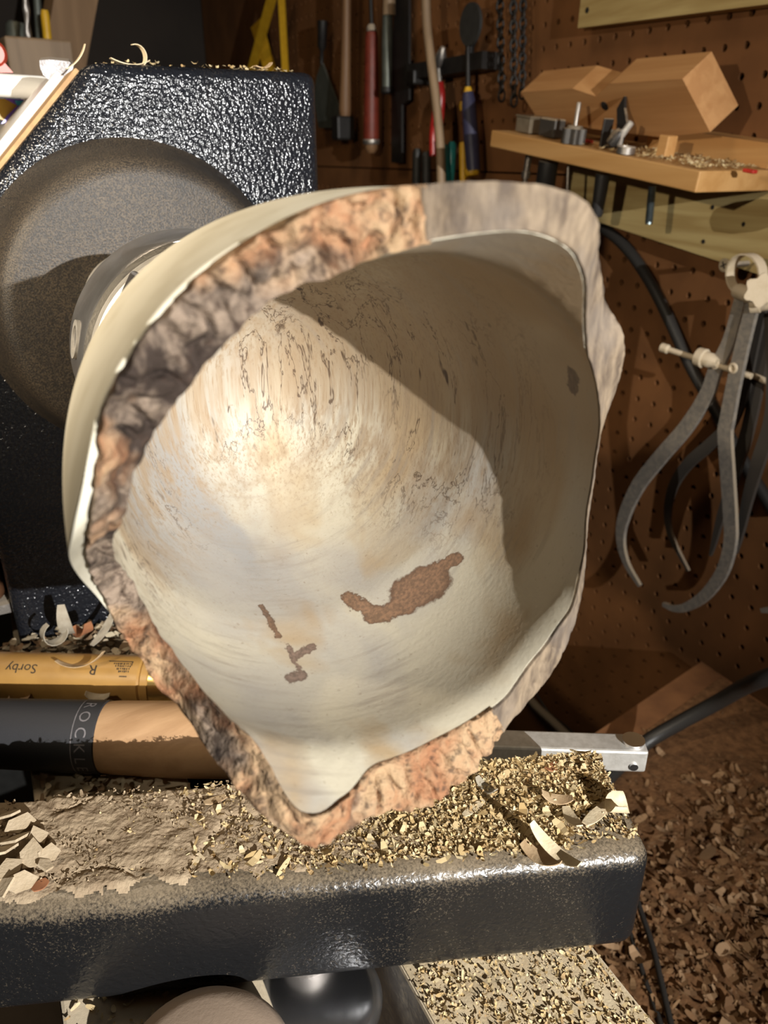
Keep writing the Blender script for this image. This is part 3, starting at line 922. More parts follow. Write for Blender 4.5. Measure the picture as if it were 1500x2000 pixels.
for (px, py, L) in ((12, 1595, .010), (40, 1610, .009), (30, 1640, .011), (75, 1632, .009), (10, 1660, .010), (62, 1670, .010), (18, 1700, .011), (95, 1668, .008), (40, 1722, .009), (88, 1690, .007), (5, 1735, .010)):
    R3 = Matrix.Rotation(rng.uniform(0, 6), 3, 'Z') @ Matrix.Rotation(rng.uniform(-0.55, 0.55), 3, 'X') @ Matrix.Rotation(rng.uniform(-0.5, 0.5), 3, 'Y')
    cen = P_(px, py, 0.0045)
    n_ = rng.choice((4, 5, 5, 6)); ang = sorted(rng.uniform(0, 0.7) + i * 2 * math.pi / n_ for i in range(n_))
    poly = [cen + R3 @ V((math.cos(a) * L * rng.uniform(0.36, 0.62), math.sin(a) * L * rng.uniform(0.28, 0.5), 0)) for a in ang]
    solo('wood_flake', prism(poly, R3 @ V((0, 0, 0.0009))), M['flake'], 'broad pale flake in the heap on the dusty tool rest base', 'wood flake', 'flakes heaped on the tool rest base')

# ------------------------------------------------------------------ bench board below the bed, with its shavings
BZ = 0.63
c0 = onz(1370, 1292, BZ)
e1 = (onz(1150, 1440, BZ) - c0).normalized()
e2 = V((0, -1, 0))
M['bench'] = plain('bench_board', (0.235, 0.105, 0.042), (0.165, 0.072, 0.03), 0.6, scale=35, bump=0.1, bscale=600)
bench = thing('work_bench', (c0 + e1 * 0.3 + e2 * 0.5) * 1.0 - V((0, 0, BZ)), 'low brown hardboard bench covered in shavings beside the lathe', 'bench')
q = [c0, c0 + e1 * 0.78, c0 + e1 * 0.78 + e2 * 0.70, c0 + e2 * 0.86]
part('top_board', prism(q, (0, 0, -0.018)), M['bench'], bench)
for a, b in ((0.06, 0.05), (0.72, 0.05), (0.06, 0.78), (0.72, 0.62)):
    pp = c0 + e1 * a + e2 * b
    part('leg', box((pp.x, pp.y, (BZ - 0.018) / 2), (0.05, 0.05, BZ - 0.018)), M['fir'], bench)
def on_bench(a, b, z=0.0):
    return c0 + e1 * a + e2 * b + V((0, 0, z))
def bench_carpet():
    n1_, n2_ = 120, 130
    vs, fs = [], []
    for i in range(n1_ + 1):
        for k in range(n2_ + 1):
            a, b = 0.004 + 0.66 * i / n1_, 0.03 + 0.60 * k / n2_
            p = on_bench(a, b)
            d = max(0.0, min(1.0, (a * 0.35 + b - 0.13) / 0.10))
            vs.append(p + V((0, 0, 0.0003 + d * (0.006 + 0.005 * mnoise.fractal(p * 28, 1.0, 2.0, 4) + 0.003 * mnoise.noise(p * 160)))))
    for i in range(n1_):
        for k in range(n2_):
            x = i * (n2_ + 1) + k
            fs.append((x, x + 1, x + n2_ + 2, x + n2_ + 1))
    return vs, fs
M['carpet'] = plain('packed_shavings', (0.20, 0.10, 0.045), (0.105, 0.052, 0.024), 0.9, scale=130, bump=0.8, bscale=420, spec=0.1)
solo('packed_shavings', bench_carpet(), M['carpet'], 'packed brown shavings lying over the bench board', 'shavings', None, 'stuff', True, 180)
pts = []
while len(pts) < 17000:
    a, b = rng.uniform(0.0, 0.64), rng.uniform(0.03, 0.62)
    d = (a * 0.35 + b - 0.13) / 0.10
    if d < rng.random() * 1.0 and rng.random() > 0.03: continue
    sz = rng.choice((0.5, 0.7, 1.0, 1.0, 1.5)) * 0.0050
    if rng.random() < 0.06: sz *= 1.8
    pts.append((on_bench(a, b, rng.uniform(0.003, 0.012) * min(1, max(d, 0.1))), sz * rng.uniform(0.9, 2.2), sz * rng.uniform(0.35, 0.9)))
solo('loose_shavings', chip_cloud(pts, rng, 4), M['chips_brown'], 'loose brown curled shavings strewn over the bench', 'shavings', None, 'stuff')

# sawdust on the open bed way
def way_dust():
    a, b = 0.0915, 0.1588
    nu, nv = 30, 140
    vs, fs = [], []
    for i in range(nu + 1):
        for k in range(nv + 1):
            x, y = a + (b - a) * i / nu, -0.45 + 0.69 * k / nv
            p = V((x, y, 0))
            e = min(1, i / 2, (nu - i) / 2)
            vs.append(V((x, y, BED + 0.0002 + e * max(0, 0.0008 + 0.0009 * mnoise.fractal(p * 90, 1.0, 2.0, 3)))))
    for i in range(nu):
        for k in range(nv):
            q = i * (nv + 1) + k
            fs.append((q, q + 1, q + nv + 2, q + nv + 1))
    return vs, fs
M['way_dust'] = plain('way_dust', (0.54, 0.44, 0.29), (0.45, 0.35, 0.22), 0.95, scale=150, bump=0.2, bscale=900, spec=0.1)
solo('bed_sawdust', way_dust(), M['way_dust'], 'pale sawdust coating the open bed way', 'sawdust', None, 'stuff', True, 180)
pts = []
for i in range(4200):
    x, y = rng.uniform(0.092, 0.158), 0.16 - abs(rng.gauss(0, 0.12))
    sz = rng.choice((0.5, 0.7, 1, 1.5)) * 0.0011
    pts.append((V((x, y, BED + rng.uniform(0.0012, 0.0022))), sz * rng.uniform(1, 2.2), sz * rng.uniform(0.4, 0.9)))
for i in range(500):
    x, y = rng.uniform(-0.022, 0.042), rng.uniform(0.10, 0.22)
    sz = rng.choice((0.6, 1, 1.5)) * 0.0015
    pts.append((V((x, y, BED + rng.uniform(0.0005, 0.0015))), sz * rng.uniform(1, 2.2), sz * rng.uniform(0.4, 0.9)))
solo('bed_chips', chip_cloud(pts, rng), M['chips_yellow'], 'yellow chips scattered over the lathe bed ways', 'wood chips', None, 'stuff')
# pile of curls at the foot of the headstock and between the tools
pts = []
for i in range(900):
    x = rng.uniform(-0.03, 0.12); y = rng.uniform(0.375, 0.437)
    if 0.0445 < x < 0.0895: continue
    pts.append((V((x, y, BED + rng.uniform(0.001, 0.016))), rng.uniform(0.003, 0.012), rng.uniform(0.002, 0.005)))
for i in range(1100):
    x = rng.uniform(-0.06, 0.13)
    if x < -0.024 or 0.0435 < x < 0.0905: continue
    y = rng.uniform(0.22, 0.40)
    pts.append((V((x, y, BED + rng.uniform(0.001, 0.005))), rng.uniform(0.003, 0.009), rng.uniform(0.0015, 0.004)))
solo('shavings_pile', chip_cloud(pts, rng, 6), M['chips_pile'], 'tangle of grey shavings at the foot of the headstock', 'shavings', None, 'stuff')
for (px, py, L, W, c, rz, tl, mt, lb) in ((128, 1225, .030, .0075, 1.6, 1.3, 1.2, 'shaving_grey', 'broad grey shaving standing upright in the pile by the headstock'),
                                          (105, 1255, .034, .0070, 5.2, 0.3, 0.2, 'shaving_grey', 'tightly rolled grey shaving in the pile by the headstock'),
                                          (205, 1228, .024, .0055, 0.8, 0.6, -0.6, 'shaving_grey', 'straight grey shaving leaning up behind the bowl'),
                                          (165, 1238, .024, .0080, 2.2, 2.0, 0.5, 'shaving_red', 'rust brown shaving in the middle of the pile by the headstock')):
    curl('wood_shaving', ony(px, py, 0.405), L, W, c, rz, tl, M[mt], lb)

# ------------------------------------------------------------------ turning tools lying on the bed behind the tool rest base
TZ = BED + 0.0180
def wrap_text(body, size, name, origin, axis, upv, radius, s0, ang0, around=True, flip=False, mat=None, parent=None, depth_=0.0002, spacing=1.0):
    """letters laid on a cylinder: origin+axis*s is the centre line, angle measured from upv"""
    cu = bpy.data.curves.new(name, 'FONT')
    cu.body = body; cu.size = size; cu.resolution_u = 3; cu.space_character = spacing
    tmp = bpy.data.objects.new(name, cu); COL.objects.link(tmp)
    bpy.context.view_layer.update()
    me = bpy.data.meshes.new_from_object(tmp.evaluated_get(bpy.context.evaluated_depsgraph_get()))
    bpy.data.objects.remove(tmp)
    ax = V(axis).normalized(); u = V(upv); u = (u - ax * u.dot(ax)).normalized(); sd = ax.cross(u)
    bm = bmesh.new(); bm.from_mesh(me)
    bmesh.ops.triangulate(bm, faces=bm.faces)
    bmesh.ops.subdivide_edges(bm, edges=[e for e in bm.edges if e.calc_length() > size * 0.12], cuts=2, use_grid_fill=False)
    bm.verts.index_update()
    vs = []
    for v in bm.verts:
        x, y = v.co.x, v.co.y
        if flip: x, y = -x, -y
        if around: s, a = s0 + y, ang0 + x / radius
        else: s, a = s0 + x, ang0 - y / radius
        vs.append(V(origin) + ax * s + (u * math.cos(a) + sd * math.sin(a)) * (radius + depth_))
    fs = [tuple(v.index for v in f.verts) for f in bm.faces]
    bm.free()
    return part(name, (vs, fs), mat, parent)

# carbide tool: grip, beech handle, ferrule, square shank
ta, tb = onz(0, 1432, TZ), onz(1257, 1474, TZ)
td = (tb - ta).normalized()
tup = V((0, 0, 1))
Lt = (tb - ta).length
def along(px):                                          # distance along the tool axis seen at photo column px
    n = ray(px, 0).cross(ray(px, 2000)); return (CAM - ta).dot(n) / td.dot(n)
tool = thing('turning_tool', ta + td * 0.1 - V((0, 0, 0.018)), 'turning tool with black rubber grip, beech handle and square steel shank', 'tool')
sg, sw = along(210), along(520)
M['beech'] = wood('beech', (0.46, 0.28, 0.145), (0.37, 0.215, 0.105), axis=0, ring=120)
M['grip'] = dusty('rubber_grip', (0.024, 0.024, 0.027), (0.16, 0.145, 0.13), 0.12, 0.6, 0.0, 200, False)
M['print_grey'] = plain('print_grey', (0.19, 0.175, 0.18), None, 0.7, scale=300)
part('grip', revolve([(-0.16, 0.0), (-0.158, 0.010), (-0.150, 0.0155), (-0.10, 0.0168), (-0.02, 0.0163), (sg - 0.012, 0.0172), (sg - 0.0005, 0.0174), (sg, 0.0168)], ta, td, 56), M['grip'], tool, True, 50, 'black rubber grip')
part('handle', revolve([(sg, 0.0168), (sg + 0.004, 0.0172), (sg + 0.035, 0.0180), (sg + 0.070, 0.0172), (sw, 0.0140), (sw + 0.012, 0.0128)], ta, td, 56), M['beech'], tool, True, 50, 'beech handle')
part('ferrule', revolve([(sw + 0.012, 0.0118), (sw + 0.014, 0.0122), (sw + 0.032, 0.0122), (sw + 0.034, 0.0112)], ta, td, 40), M['brushed_steel'], tool, True, 40)
side = td.cross(tup).normalized()
Rt = Matrix((td, side, tup)).transposed()
sh0 = sw + 0.030
shank_len = Lt - sh0
part('shank', box(ta + td * (sh0 + shank_len / 2) + V((0, 0, 0.001)), (shank_len, 0.0125, 0.0125), Rt, 0.0012, 2), M['brushed_steel'], tool, False, 30, 'square steel shank')
part('cutter', revolve([(0.0, 0.0046), (0.0022, 0.0052)], ta + td * (Lt - 0.0058) + V((0, 0, 0.0068)), (0, 0, 1), 24), M['chrome'], tool, True, 30, 'round carbide cutter')
part('cutter_screw', revolve([(0, 0.0020), (0.0010, 0.0020), (0.0010, 0.0010)], ta + td * (Lt - 0.006) - side * -0.0062 + V((0, 0, -0.0015)), side, 16), M['chrome'], tool, True, 30)
cside = (CAM - ta); 
wrap_text('ROCKLER', 0.0074, 'lettering', ta, td, tup, 0.0173, sg - 0.0088, math.radians(-14), True, False, M['print_grey'], tool, 0.0002, 1.55)
part('print_line', revolve([(sg - 0.0108, 0.01735), (sg - 0.0103, 0.01738)], ta, td, 56, False), M['print_grey'], tool)

# ochre handle with stamped marks
YZ = BED + 0.0160
ya, yb_ = onz(0, 1322, YZ), onz(290, 1330, YZ)
yd = (yb_ - ya).normalized()
ochre = thing('gouge', ya + yd * 0.05 - V((0, 0, 0.016)), 'woodturning gouge with ochre handle stamped with small dark marks', 'tool')
M['ochre'] = plain('ochre_handle', (0.37, 0.205, 0.055), (0.29, 0.155, 0.042), 0.42, scale=45, bump=0.05, bscale=600)
M['brass'] = plain('brass', (0.70, 0.48, 0.18), (0.60, 0.40, 0.14), 0.25, 0.9, scale=60)
M['ink'] = plain('ink', (0.03, 0.022, 0.016), None, 0.8)
def aly(px):
    n = ray(px, 0).cross(ray(px, 2000)); return (CAM - ya).dot(n) / yd.dot(n)
r0 = 0.0136
sR = aly(286)
part('handle', revolve([(-0.14, 0.0), (-0.138, 0.008), (-0.13, 0.0125), (-0.06, r0), (sR - 0.001, r0), (sR, r0 - 0.0009), (sR + 0.001, r0), (sR + 0.0045, r0), (sR + 0.005, r0 - 0.0006)], ya, yd, 56), M['ochre'], ochre, True, 40, 'ochre handle')
part('ferrule', revolve([(sR + 0.005, r0 - 0.0004), (sR + 0.022, r0 - 0.0008), (sR + 0.023, r0 - 0.002)], ya, yd, 48), M['brass'], ochre, True, 40, 'brass ferrule')
part('blade', revolve([(sR + 0.020, 0.0050), (sR + 0.12, 0.0050), (sR + 0.135, 0.0020)], ya, yd, 24), M['brushed_steel'], ochre, True, 40)
cdv = (CAM - ya); 
angc = math.radians(0)
ysd = yd.cross(V((0, 0, 1)))
sgn = 1 if (CAM - ya).dot(ysd) > 0 else -1
wrap_text('Sorby', 0.0072, 'stamped_name', ya, yd, V((0, 0, 1)), r0, aly(92), sgn * math.radians(22), False, True, M['ink'], ochre)
wrap_text('R', 0.0078, 'stamped_mark', ya, yd, V((0, 0, 1)), r0, aly(206), sgn * math.radians(20), False, True, M['ink'], ochre)
def strokes(s0, s1, rows, a0, da):
    vs, fs = [], []
    u = V((0, 0, 1)); u = (u - yd * u.dot(yd)).normalized(); sd = yd.cross(u)
    def pt(s, a): return ya + yd * s + (u * math.cos(a) + sd * math.sin(a)) * (r0 + 0.0002)
    def seg(sa, sb, aa, ab):
        k = len(vs)
        n = max(1, int(abs(ab - aa) / 0.08))
        for i in range(n + 1):
            a = aa + (ab - aa) * i / n
            vs.extend([pt(sa, a), pt(sb, a)])
        for i in range(n):
            fs.append((k + 2 * i, k + 2 * i + 1, k + 2 * i + 3, k + 2 * i + 2))
    seg(s0 - 0.0030, s1 + 0.001, a0 - 0.10 * sgn, a0 - 0.06 * sgn)          # frame bars of the stamp
    seg(s1 + 0.0006, s1 + 0.001, a0 - 0.10 * sgn, a0 + 0.12 * sgn)
    seg(s1 - 0.0045, s1 - 0.0005, a0 + sgn * (rows * da + 0.10), a0 + sgn * (rows * da + 0.14))
    for r in range(rows):
        s = s0 + r * 0.0012
        while s < s1:
            w = rng.uniform(0.0004, 0.0008)
            seg(s, s + w, a0 + sgn * (r * da), a0 + sgn * (r * da + da * rng.uniform(0.5, 0.8)))
            s += w + rng.uniform(0.0002, 0.0007)
    return vs, fs
part('stamp', strokes(aly(234), aly(266), 4, sgn * math.radians(12), 0.11), M['ink'], ochre)
curl('wood_shaving', onz(160, 1300, YZ + 0.0150), 0.030, 0.0050, 1.5, math.radians(150), 0.25, M['shaving_tan'], 'rust and tan curled shaving lying over the ochre handle', roll=0.4)
curl('wood_shaving', onz(190, 1362, YZ + 0.004), 0.013, 0.006, 1.6, math.radians(-20), 0.2, M['shaving_grey'], 'grey shaving wedged between the two tool handles')

# shavings caught on top of the headstock
ht = 1.1945
curl('wood_shaving', ony(255, 126, HY + 0.012), 0.020, 0.0065, 1.0, 0.1, 0.0, M['shaving_pale'], 'flat pale shaving on top of the headstock')
curl('wood_shaving', ony(283, 112, HY + 0.012), 0.019, 0.0035, 4.0, math.radians(5), -1.5, M['shaving_pale'], 'hooked pale shaving standing on the headstock', roll=0.2)
curl('wood_shaving', ony(152, 115, HY + 0.02), 0.016, 0.0030, 0.8, math.radians(10), -0.8, M['shaving_pale'], 'thin splinter standing at the cut-off corner of the headstock')
curl('wood_shaving', ony(515, 132, HY + 0.015), 0.011, 0.006, 1.3, 0.2, -0.2, M['shaving_tan'], 'crumpled tan shaving at the right end of the headstock top')
pts = []
for i in range(220):
    pts.append((V((rng.uniform(0.075, 0.178), rng.uniform(HY + 0.008, HY + 0.10), ht + rng.uniform(0.0002, 0.0012))), rng.uniform(0.0015, 0.005), rng.uniform(0.001, 0.002)))
solo('headstock_chips', chip_cloud(pts, rng), M['chips_yellow'], 'small chips sprinkled along the top of the headstock', 'wood chips', None, 'stuff')

# ------------------------------------------------------------------ shelf on the pegboard
SXF = 0.550                                             # front edge of the shelf
sn, sf = onx(1368, 334, SXF), onx(960, 254, SXF)
snb, sfb = onx(1366, 380, SXF), onx(958, 287, SXF)
se = (sf - sn).normalized()                             # runs up and away along the wall
sup = V((1, 0, 0)).cross(se).normalized()
if sup.z < 0: sup = -sup
sth = 0.5 * ((sn - snb).length + (sf - sfb).length) * 0.96
def onshelf(px, py, lift=0.0):
    return onplane(px, py, sn + sup * lift, sup)
M['shelf_pine'] = wood('shelf_pine', (0.52, 0.295, 0.11), (0.43, 0.225, 0.072), axis=1, ring=60)
Rs = Matrix((V((1, 0, 0)), se, V((1, 0, 0)).cross(se))).transposed()
slen = (sf - sn).length
sc_ = sn + se * slen / 2 + V(((WX - 0.0008 - SXF) / 2, 0, 0)) - sup * sth / 2
solo('wall_shelf', box(sc_, (WX - 0.0008 - SXF, slen, sth), Rs, 0.0012, 2), M['shelf_pine'], 'orange pine shelf board fixed at a slant to the pegboard, holding a notched block', 'shelf')

# cleat under the shelf and the board above
CX = WX - 0.021
def wallbox(pts, x0, x1):
    return prism([V((x0, p.y, p.z)) for p in pts], (x1 - x0, 0, 0))
la, lb = onx(1158, 430, CX), onx(1430, 519, CX)
ld = (lb - la).normalized()
A0 = la - ld * 0.055
A1 = lb + ld * 0.22
def under(y):                                           # height of the shelf underside at y
    q = sn - sup * sth
    return q.z + (y - q.y) * se.z / se.y
cle = [A0, A1, V((CX, A1.y, under(A1.y) - 0.0006)), V((CX, A0.y, under(A0.y) - 0.0006))]
solo('pine_cleat', wallbox(cle, CX, WX - 0.0006), M['yellow_pine'], 'yellow pine board screwed to the pegboard underneath the slanting shelf', 'board')
ua, ub = onx(1128, 55, CX), onx(1500, 8, CX)
ud = (ub - ua).normalized()
upv = V((0, ud.z, -ud.y)); upv = upv if upv.z > 0 else -upv
solo('pine_board', wallbox([ua, ua + ud * 0.45, ua + ud * 0.45 + upv * 0.09, ua + upv * 0.09], CX, WX - 0.0006), M['yellow_pine'], 'yellow pine board fixed to the pegboard above the notched block', 'board')
# screw holes in the boards
def dimple(px, py, x, r=0.0022):
    return revolve([(0.0, r), (-0.0004, r * 0.9), (-0.0004, r * 0.2)], onx(px, py, x) + V((-0.0002, 0, 0)), (1, 0, 0), 14)
cl_o = bpy.data.objects['pine_cleat']
for (px, py) in ((1374, 472), (1392, 405), (1452, 438)):
    part('screw_hole', dimple(px, py, CX), M['dark_gap'], cl_o)
part('screw_hole', dimple(1147, 20, CX, 0.003), M['dark_gap'], bpy.data.objects['pine_board'])

# V-notched block leaning forward on the shelf
VX = 0.585
def shelf_top(y, x):
    return V((x, y, sn.z + (y - sn.y) * se.z / se.y + 0.0006))
vn = V((0.80, -0.02, 0.60)).normalized()                # into the block from its front face
vp0 = onx(1333, 154, 0.572)
vthick = 0.036
vb = [onplane(x, y, vp0, vn) for x, y in ((1017, 180), (1118, 173), (1164, 188), (1192, 163), (1333, 154), (1387, 258), (1290, 268), (1160, 252), (1050, 232))]
vblock = thing('notched_block', shelf_top(vb[7].y, vb[7].x + 0.01), 'orange fir block with a V notch sawn in its top, standing on the shelf', 'block')
M['fir_block'] = wood('fir_block', (0.50, 0.265, 0.105), (0.41, 0.20, 0.072), axis=1, ring=70)
part('body', prism(vb, vn * vthick), M['fir_block'], vblock)
part('drilled_hole', revolve([(0.0, 0.0048), (-0.0004, 0.0046), (-0.0004, 0.001)], onplane(1181, 207, vp0, vn) - vn * 0.0001, vn, 20), M['dark_gap'], vblock)
# strip of pine behind, against the wall
bs0, bs1 = 0.632, WX - 0.002
yy0, yy1 = onx(1500, 300, bs0).y - 0.10, onx(1262, 280, bs0).y
bp = [shelf_top(yy0, bs0), shelf_top(yy1, bs0)]
pst = shelf_top(sn.y + 0.002, bs0)
solo('pine_strip', prism([pst, bp[1], bp[1] + sup * 0.020, pst + sup * 0.020], (bs1 - bs0, 0, 0)), M['pine'], 'narrow pine strip lying on the shelf against the pegboard', 'wood strip')

# odds and ends on the shelf
M['gunmetal'] = dusty('gunmetal', (0.065, 0.058, 0.050), (0.30, 0.23, 0.15), 0.4, 0.45, 0.4, 160)
M['dark_iron'] = dusty('dark_iron', (0.035, 0.031, 0.028), (0.22, 0.16, 0.10), 0.22, 0.4, 0.5, 160)
M['red_plastic'] = plain('red_plastic', (0.50, 0.035, 0.022), None, 0.4)
M['clear_case'] = plain('clear_case', (0.16, 0.13, 0.09), (0.12, 0.095, 0.065), 0.2)
def on_top(px, py, x):
    p = onx(px, py, x); return shelf_top(p.y, x)
p = on_top(1066, 270, 0.568)
solo('steel_block', box(p + sup * 0.0095 + V((0.006, 0, 0)), (0.014, 0.027, 0.018), Rs, 0.0015, 2), M['gunmetal'], 'dusty dark steel block lying on the shelf in front of the notched block', 'block')
p = on_top(1030, 262, 0.575)
cs = thing('small_case', p, 'small brown translucent case at the far end of the shelf', 'case')
part('tray', box(p + sup * 0.008 + V((0.004, 0.0, 0)), (0.024, 0.026, 0.015), Rs, 0.001, 2), M['clear_case'], cs)
part('lid', box(p + sup * 0.0165 + V((0.004, 0.0, 0)), (0.026, 0.028, 0.0018), Rs, 0.0006, 2), M['clear_case'], cs)
p = on_top(1118, 280, 0.562)
kn = thing('threaded_knob', p, 'dusty lobed knob with an upright threaded stud on the shelf', 'knob')
lob = []
for k in range(40):
    a = 2 * math.pi * k / 40
    r = 0.0112 + 0.0016 * math.cos(a * 6)
    lob.append(p + Rs @ V((r * math.cos(a), r * math.sin(a), 0)))
part('body', prism(lob, sup * 0.0135), M['gunmetal'], kn)
part('collar', revolve([(0.013, 0.0085), (0.016, 0.0075), (0.0165, 0.003)], p, sup, 20), M['gunmetal'], kn, True, 40)
part('stud', revolve([(0.0, 0.0022), (0.036, 0.0022), (0.037, 0.0016)], p, sup, 14), M['dusty_steel'], kn, True, 40)
p = on_top(1200, 290, 0.562)
rt_ = thing('router_bit', p + V((0, 0.004, 0)), 'dark router bit with a steel shank leaning among the shelf clutter', 'router bit')
d1 = (sup * 0.8 + V((0.25, -0.42, 0))).normalized()
part('shank', revolve([(0.004, 0.0032), (0.030, 0.0032), (0.031, 0.0022)], p + V((0, 0.006, 0)), d1, 16), M['brushed_steel'], rt_, True, 40)
part('cutter_body', revolve([(0.0, 0.004), (0.002, 0.0062), (0.012, 0.0066), (0.016, 0.0045)], p + V((0, 0.006, 0.0045)), d1, 18), M['dark_iron'], rt_, True, 40)
for sg_ in (-1, 1):
    part('blade', box(p + V((0, 0.006, 0.0045)) + d1 * 0.009 + V((0, sg_ * 0.006, 0)), (0.003, 0.003, 0.014), Rs), M['brushed_steel'], rt_)
p = on_top(1180, 280, 0.572)
solo('steel_bracket', join(box(p + sup * 0.013, (0.012, 0.0025, 0.026), Rs, 0.0006, 1), box(p + sup * 0.0013 + V((0.004, -0.005, 0)), (0.010, 0.012, 0.0024), Rs, 0.0006, 1)), M['dark_iron'], 'upright dark angle bracket beside the router bit', 'bracket')
p = on_top(1213, 240, 0.578)
solo('spade_blade', strap([p + sup * 0.002, p + sup * 0.022, p + sup * 0.036 + V((0, 0.006, 0)), p + sup * 0.046 + V((0, 0.004, 0))], [0.007, 0.013, 0.010, 0.001], V((1, 0, 0)), 0.003), M['dark_iron'], 'pointed dark steel blade standing against the notched block', 'blade')
p = on_top(1221, 300, 0.560)
solo('drill_collar', revolve([(0.0002, 0.0085), (0.006, 0.0085), (0.0065, 0.0080), (0.0065, 0.0065), (0.004, 0.006)], p, sup, 26), M['dusty_steel'], 'low round steel collar on the shelf near the router bit', 'collar', None, None, True)
p = on_top(1299, 296, 0.585)
solo('wood_offcut', box(p + sup * 0.0095, (0.012, 0.012, 0.018), Rs, 0.0008, 1), M['pine'], 'small upright pine offcut on the shelf before the strip', 'offcut')
for (px, py, lab) in ((1148, 275, 'small red plastic scrap beside the threaded knob'), (1466, 326, 'small red plastic scrap near the pine strip')):
    p = on_top(px, py, 0.585)
    solo('plastic_scrap', box(p + sup * 0.0018, (0.006, 0.011, 0.003), Rs, 0.0008, 2), M['red_plastic'], lab, 'scrap')
pts = []
for i in range(420):
    y = sn.y + abs(rng.gauss(0.06, 0.055)) + 0.004
    x = rng.uniform(SXF + 0.006, 0.63)
    if y > sf.y - 0.01: continue
    sz = rng.choice((0.5, 0.8, 1, 1.6)) * 0.0030
    pts.append((shelf_top(y, x) + sup * 0.001, sz * rng.uniform(1, 2), sz * rng.uniform(0.4, 0.9)))
solo('shelf_chips', chip_cloud(pts, rng), M['chips_yellow'], 'wood chips scattered over the slanting shelf', 'wood chips', None, 'stuff')

# tools hanging down through the shelf
def hang_rod(name, px, py0, py1, x, hw, mat, label, cat, prof=None):
    a, b = onx(*py0, x), onx(*py1, x)
    L = (b - a).length
    pr = prof or [(0, 1), (0.96, 1), (1.0, 0.7)]
    r = hw * depth((a + b) / 2) / FPX
    return solo(name, revolve([(u * L, r * k) for u, k in pr], a, b - a, 20), mat, label, cat, None, None, True, 35)
SHX = 0.592
M['blued_steel'] = plain('blued_steel', (0.20, 0.25, 0.27), (0.13, 0.165, 0.18), 0.35, 0.9, scale=90)
def shelf_hang(px, py, x):                              # start just under the shelf
    return (px, py)
hang_rod('driver_bit', 0, (1033, 303), (1020, 390), SHX, 6.5, M['dusty_steel'], 'slim steel driver bit hanging below the far end of the shelf', 'bit', [(0, 1), (0.35, 1), (0.36, 1.35), (0.5, 1.35), (0.52, 0.8), (0.98, 0.75), (1, 0.4)])
hang_rod('black_socket', 0, (1072, 312), (1058, 410), SHX, 19, M['black_rubber'], 'thick black cylindrical tool handle hanging below the shelf', 'handle', [(0, 0.7), (0.04, 1), (0.5, 1), (0.52, 0.95), (0.97, 0.95), (1, 0.8)])
hang_rod('thin_drill', 0, (1110, 324), (1107, 395), SHX, 3, M['dusty_steel'], 'thin drill hanging below the shelf between the black handles', 'drill')
hang_rod('black_punch', 0, (1178, 340), (1165, 423), SHX, 13, M['black_rubber'], 'tapered black punch hanging below the middle of the shelf', 'punch', [(0, 1.1), (0.5, 1.0), (0.96, 0.86), (1, 0.7)])
def threaded(a, b, r, pitch):
    L = (b - a).length; pr = []
    n = int(L / pitch)
    for i in range(n):
        pr += [(i * pitch, r), (i * pitch + pitch * 0.5, r * 0.86)]
    pr.append((L, r * 0.9))
    return revolve(pr, a, b - a, 18)
a, b = onx(1274, 364, SHX), onx(1267, 438, SHX)
solo('hanging_bolt', threaded(a, b, 8.0 * depth(a) / FPX, 0.0022), M['blued_steel'], 'threaded bluish bolt hanging through the shelf', 'bolt', None, None, True, 20)
# round dusty knob at the edge of the board, right of the shelf corner
kp2 = onx(1512, 412, 0.61)
solo('round_knob', revolve([(0.0, 0.006), (0.004, 0.010), (0.010, 0.0135), (0.018, 0.0135), (0.024, 0.010), (0.0255, 0.004)], kp2 + V((0.034, 0, 0)), (-1, 0.1, 0), 28), M['gunmetal'], 'dusty dark round knob on the pine cleat near the calipers', 'knob', None, None, True, 60)

# ------------------------------------------------------------------ calipers
M['caliper'] = dusty('caliper_steel', (0.30, 0.275, 0.245), (0.27, 0.215, 0.15), 0.60, 0.45, 0.6, 220)
M['caliper_dark'] = dusty('caliper_dark_steel', (0.13, 0.115, 0.10), (0.23, 0.175, 0.12), 0.30, 0.42, 0.7, 220)
def leg_shape(pxs, x, ws, thick):
    pts = smooth_path([onx(px, py, x) for px, py in pxs], 8)
    n = len(pts)
    w = []
    for i in range(n):
        u = i / (n - 1) * (len(ws) - 1); k = min(int(u), len(ws) - 2)
        w.append((ws[k] + (ws[k + 1] - ws[k]) * (u - k)) * depth(pts[i]) / FPX)
    return strap(pts, w, (1, 0, 0), thick)
# screw in the cleat that carries the nearest caliper
scp = onx(1461, 514, CX)
sc_t = thing('wood_screw', scp, 'cross-head screw driven into the pine cleat inside the caliper spring', 'screw')
sd_ = (CAM - scp).normalized() * 0.35 + V((-1, 0, 0)); sd_.normalize()
part('shaft', revolve([(0, 0.0026), (0.030, 0.0026)], scp + V((-0.0003, 0, 0)), V((-1, 0, 0)), 12), M['dusty_steel'], sc_t, True, 30)
hp = scp + V((-0.030, 0, 0))
part('head', revolve([(-0.003, 0.0026), (0.0005, 0.0058), (0.0018, 0.0062), (0.0026, 0.0052)], hp, V((-1, 0, 0)), 24), M['dusty_brass'], sc_t, True, 30)
hx, hy_, hz_ = frame(V((-1, 0, 0)))
for ang in (0.5, 0.5 + math.pi / 2):
    dr = hx * math.cos(ang) + hy_ * math.sin(ang)
    part('cross_slot', strap([hp + V((-0.00275, 0, 0)) - dr * 0.0034, hp + V((-0.00275, 0, 0)) + dr * 0.0034], 0.0012, (1, 0, 0), 0.0004), M['dark_gap'], sc_t)

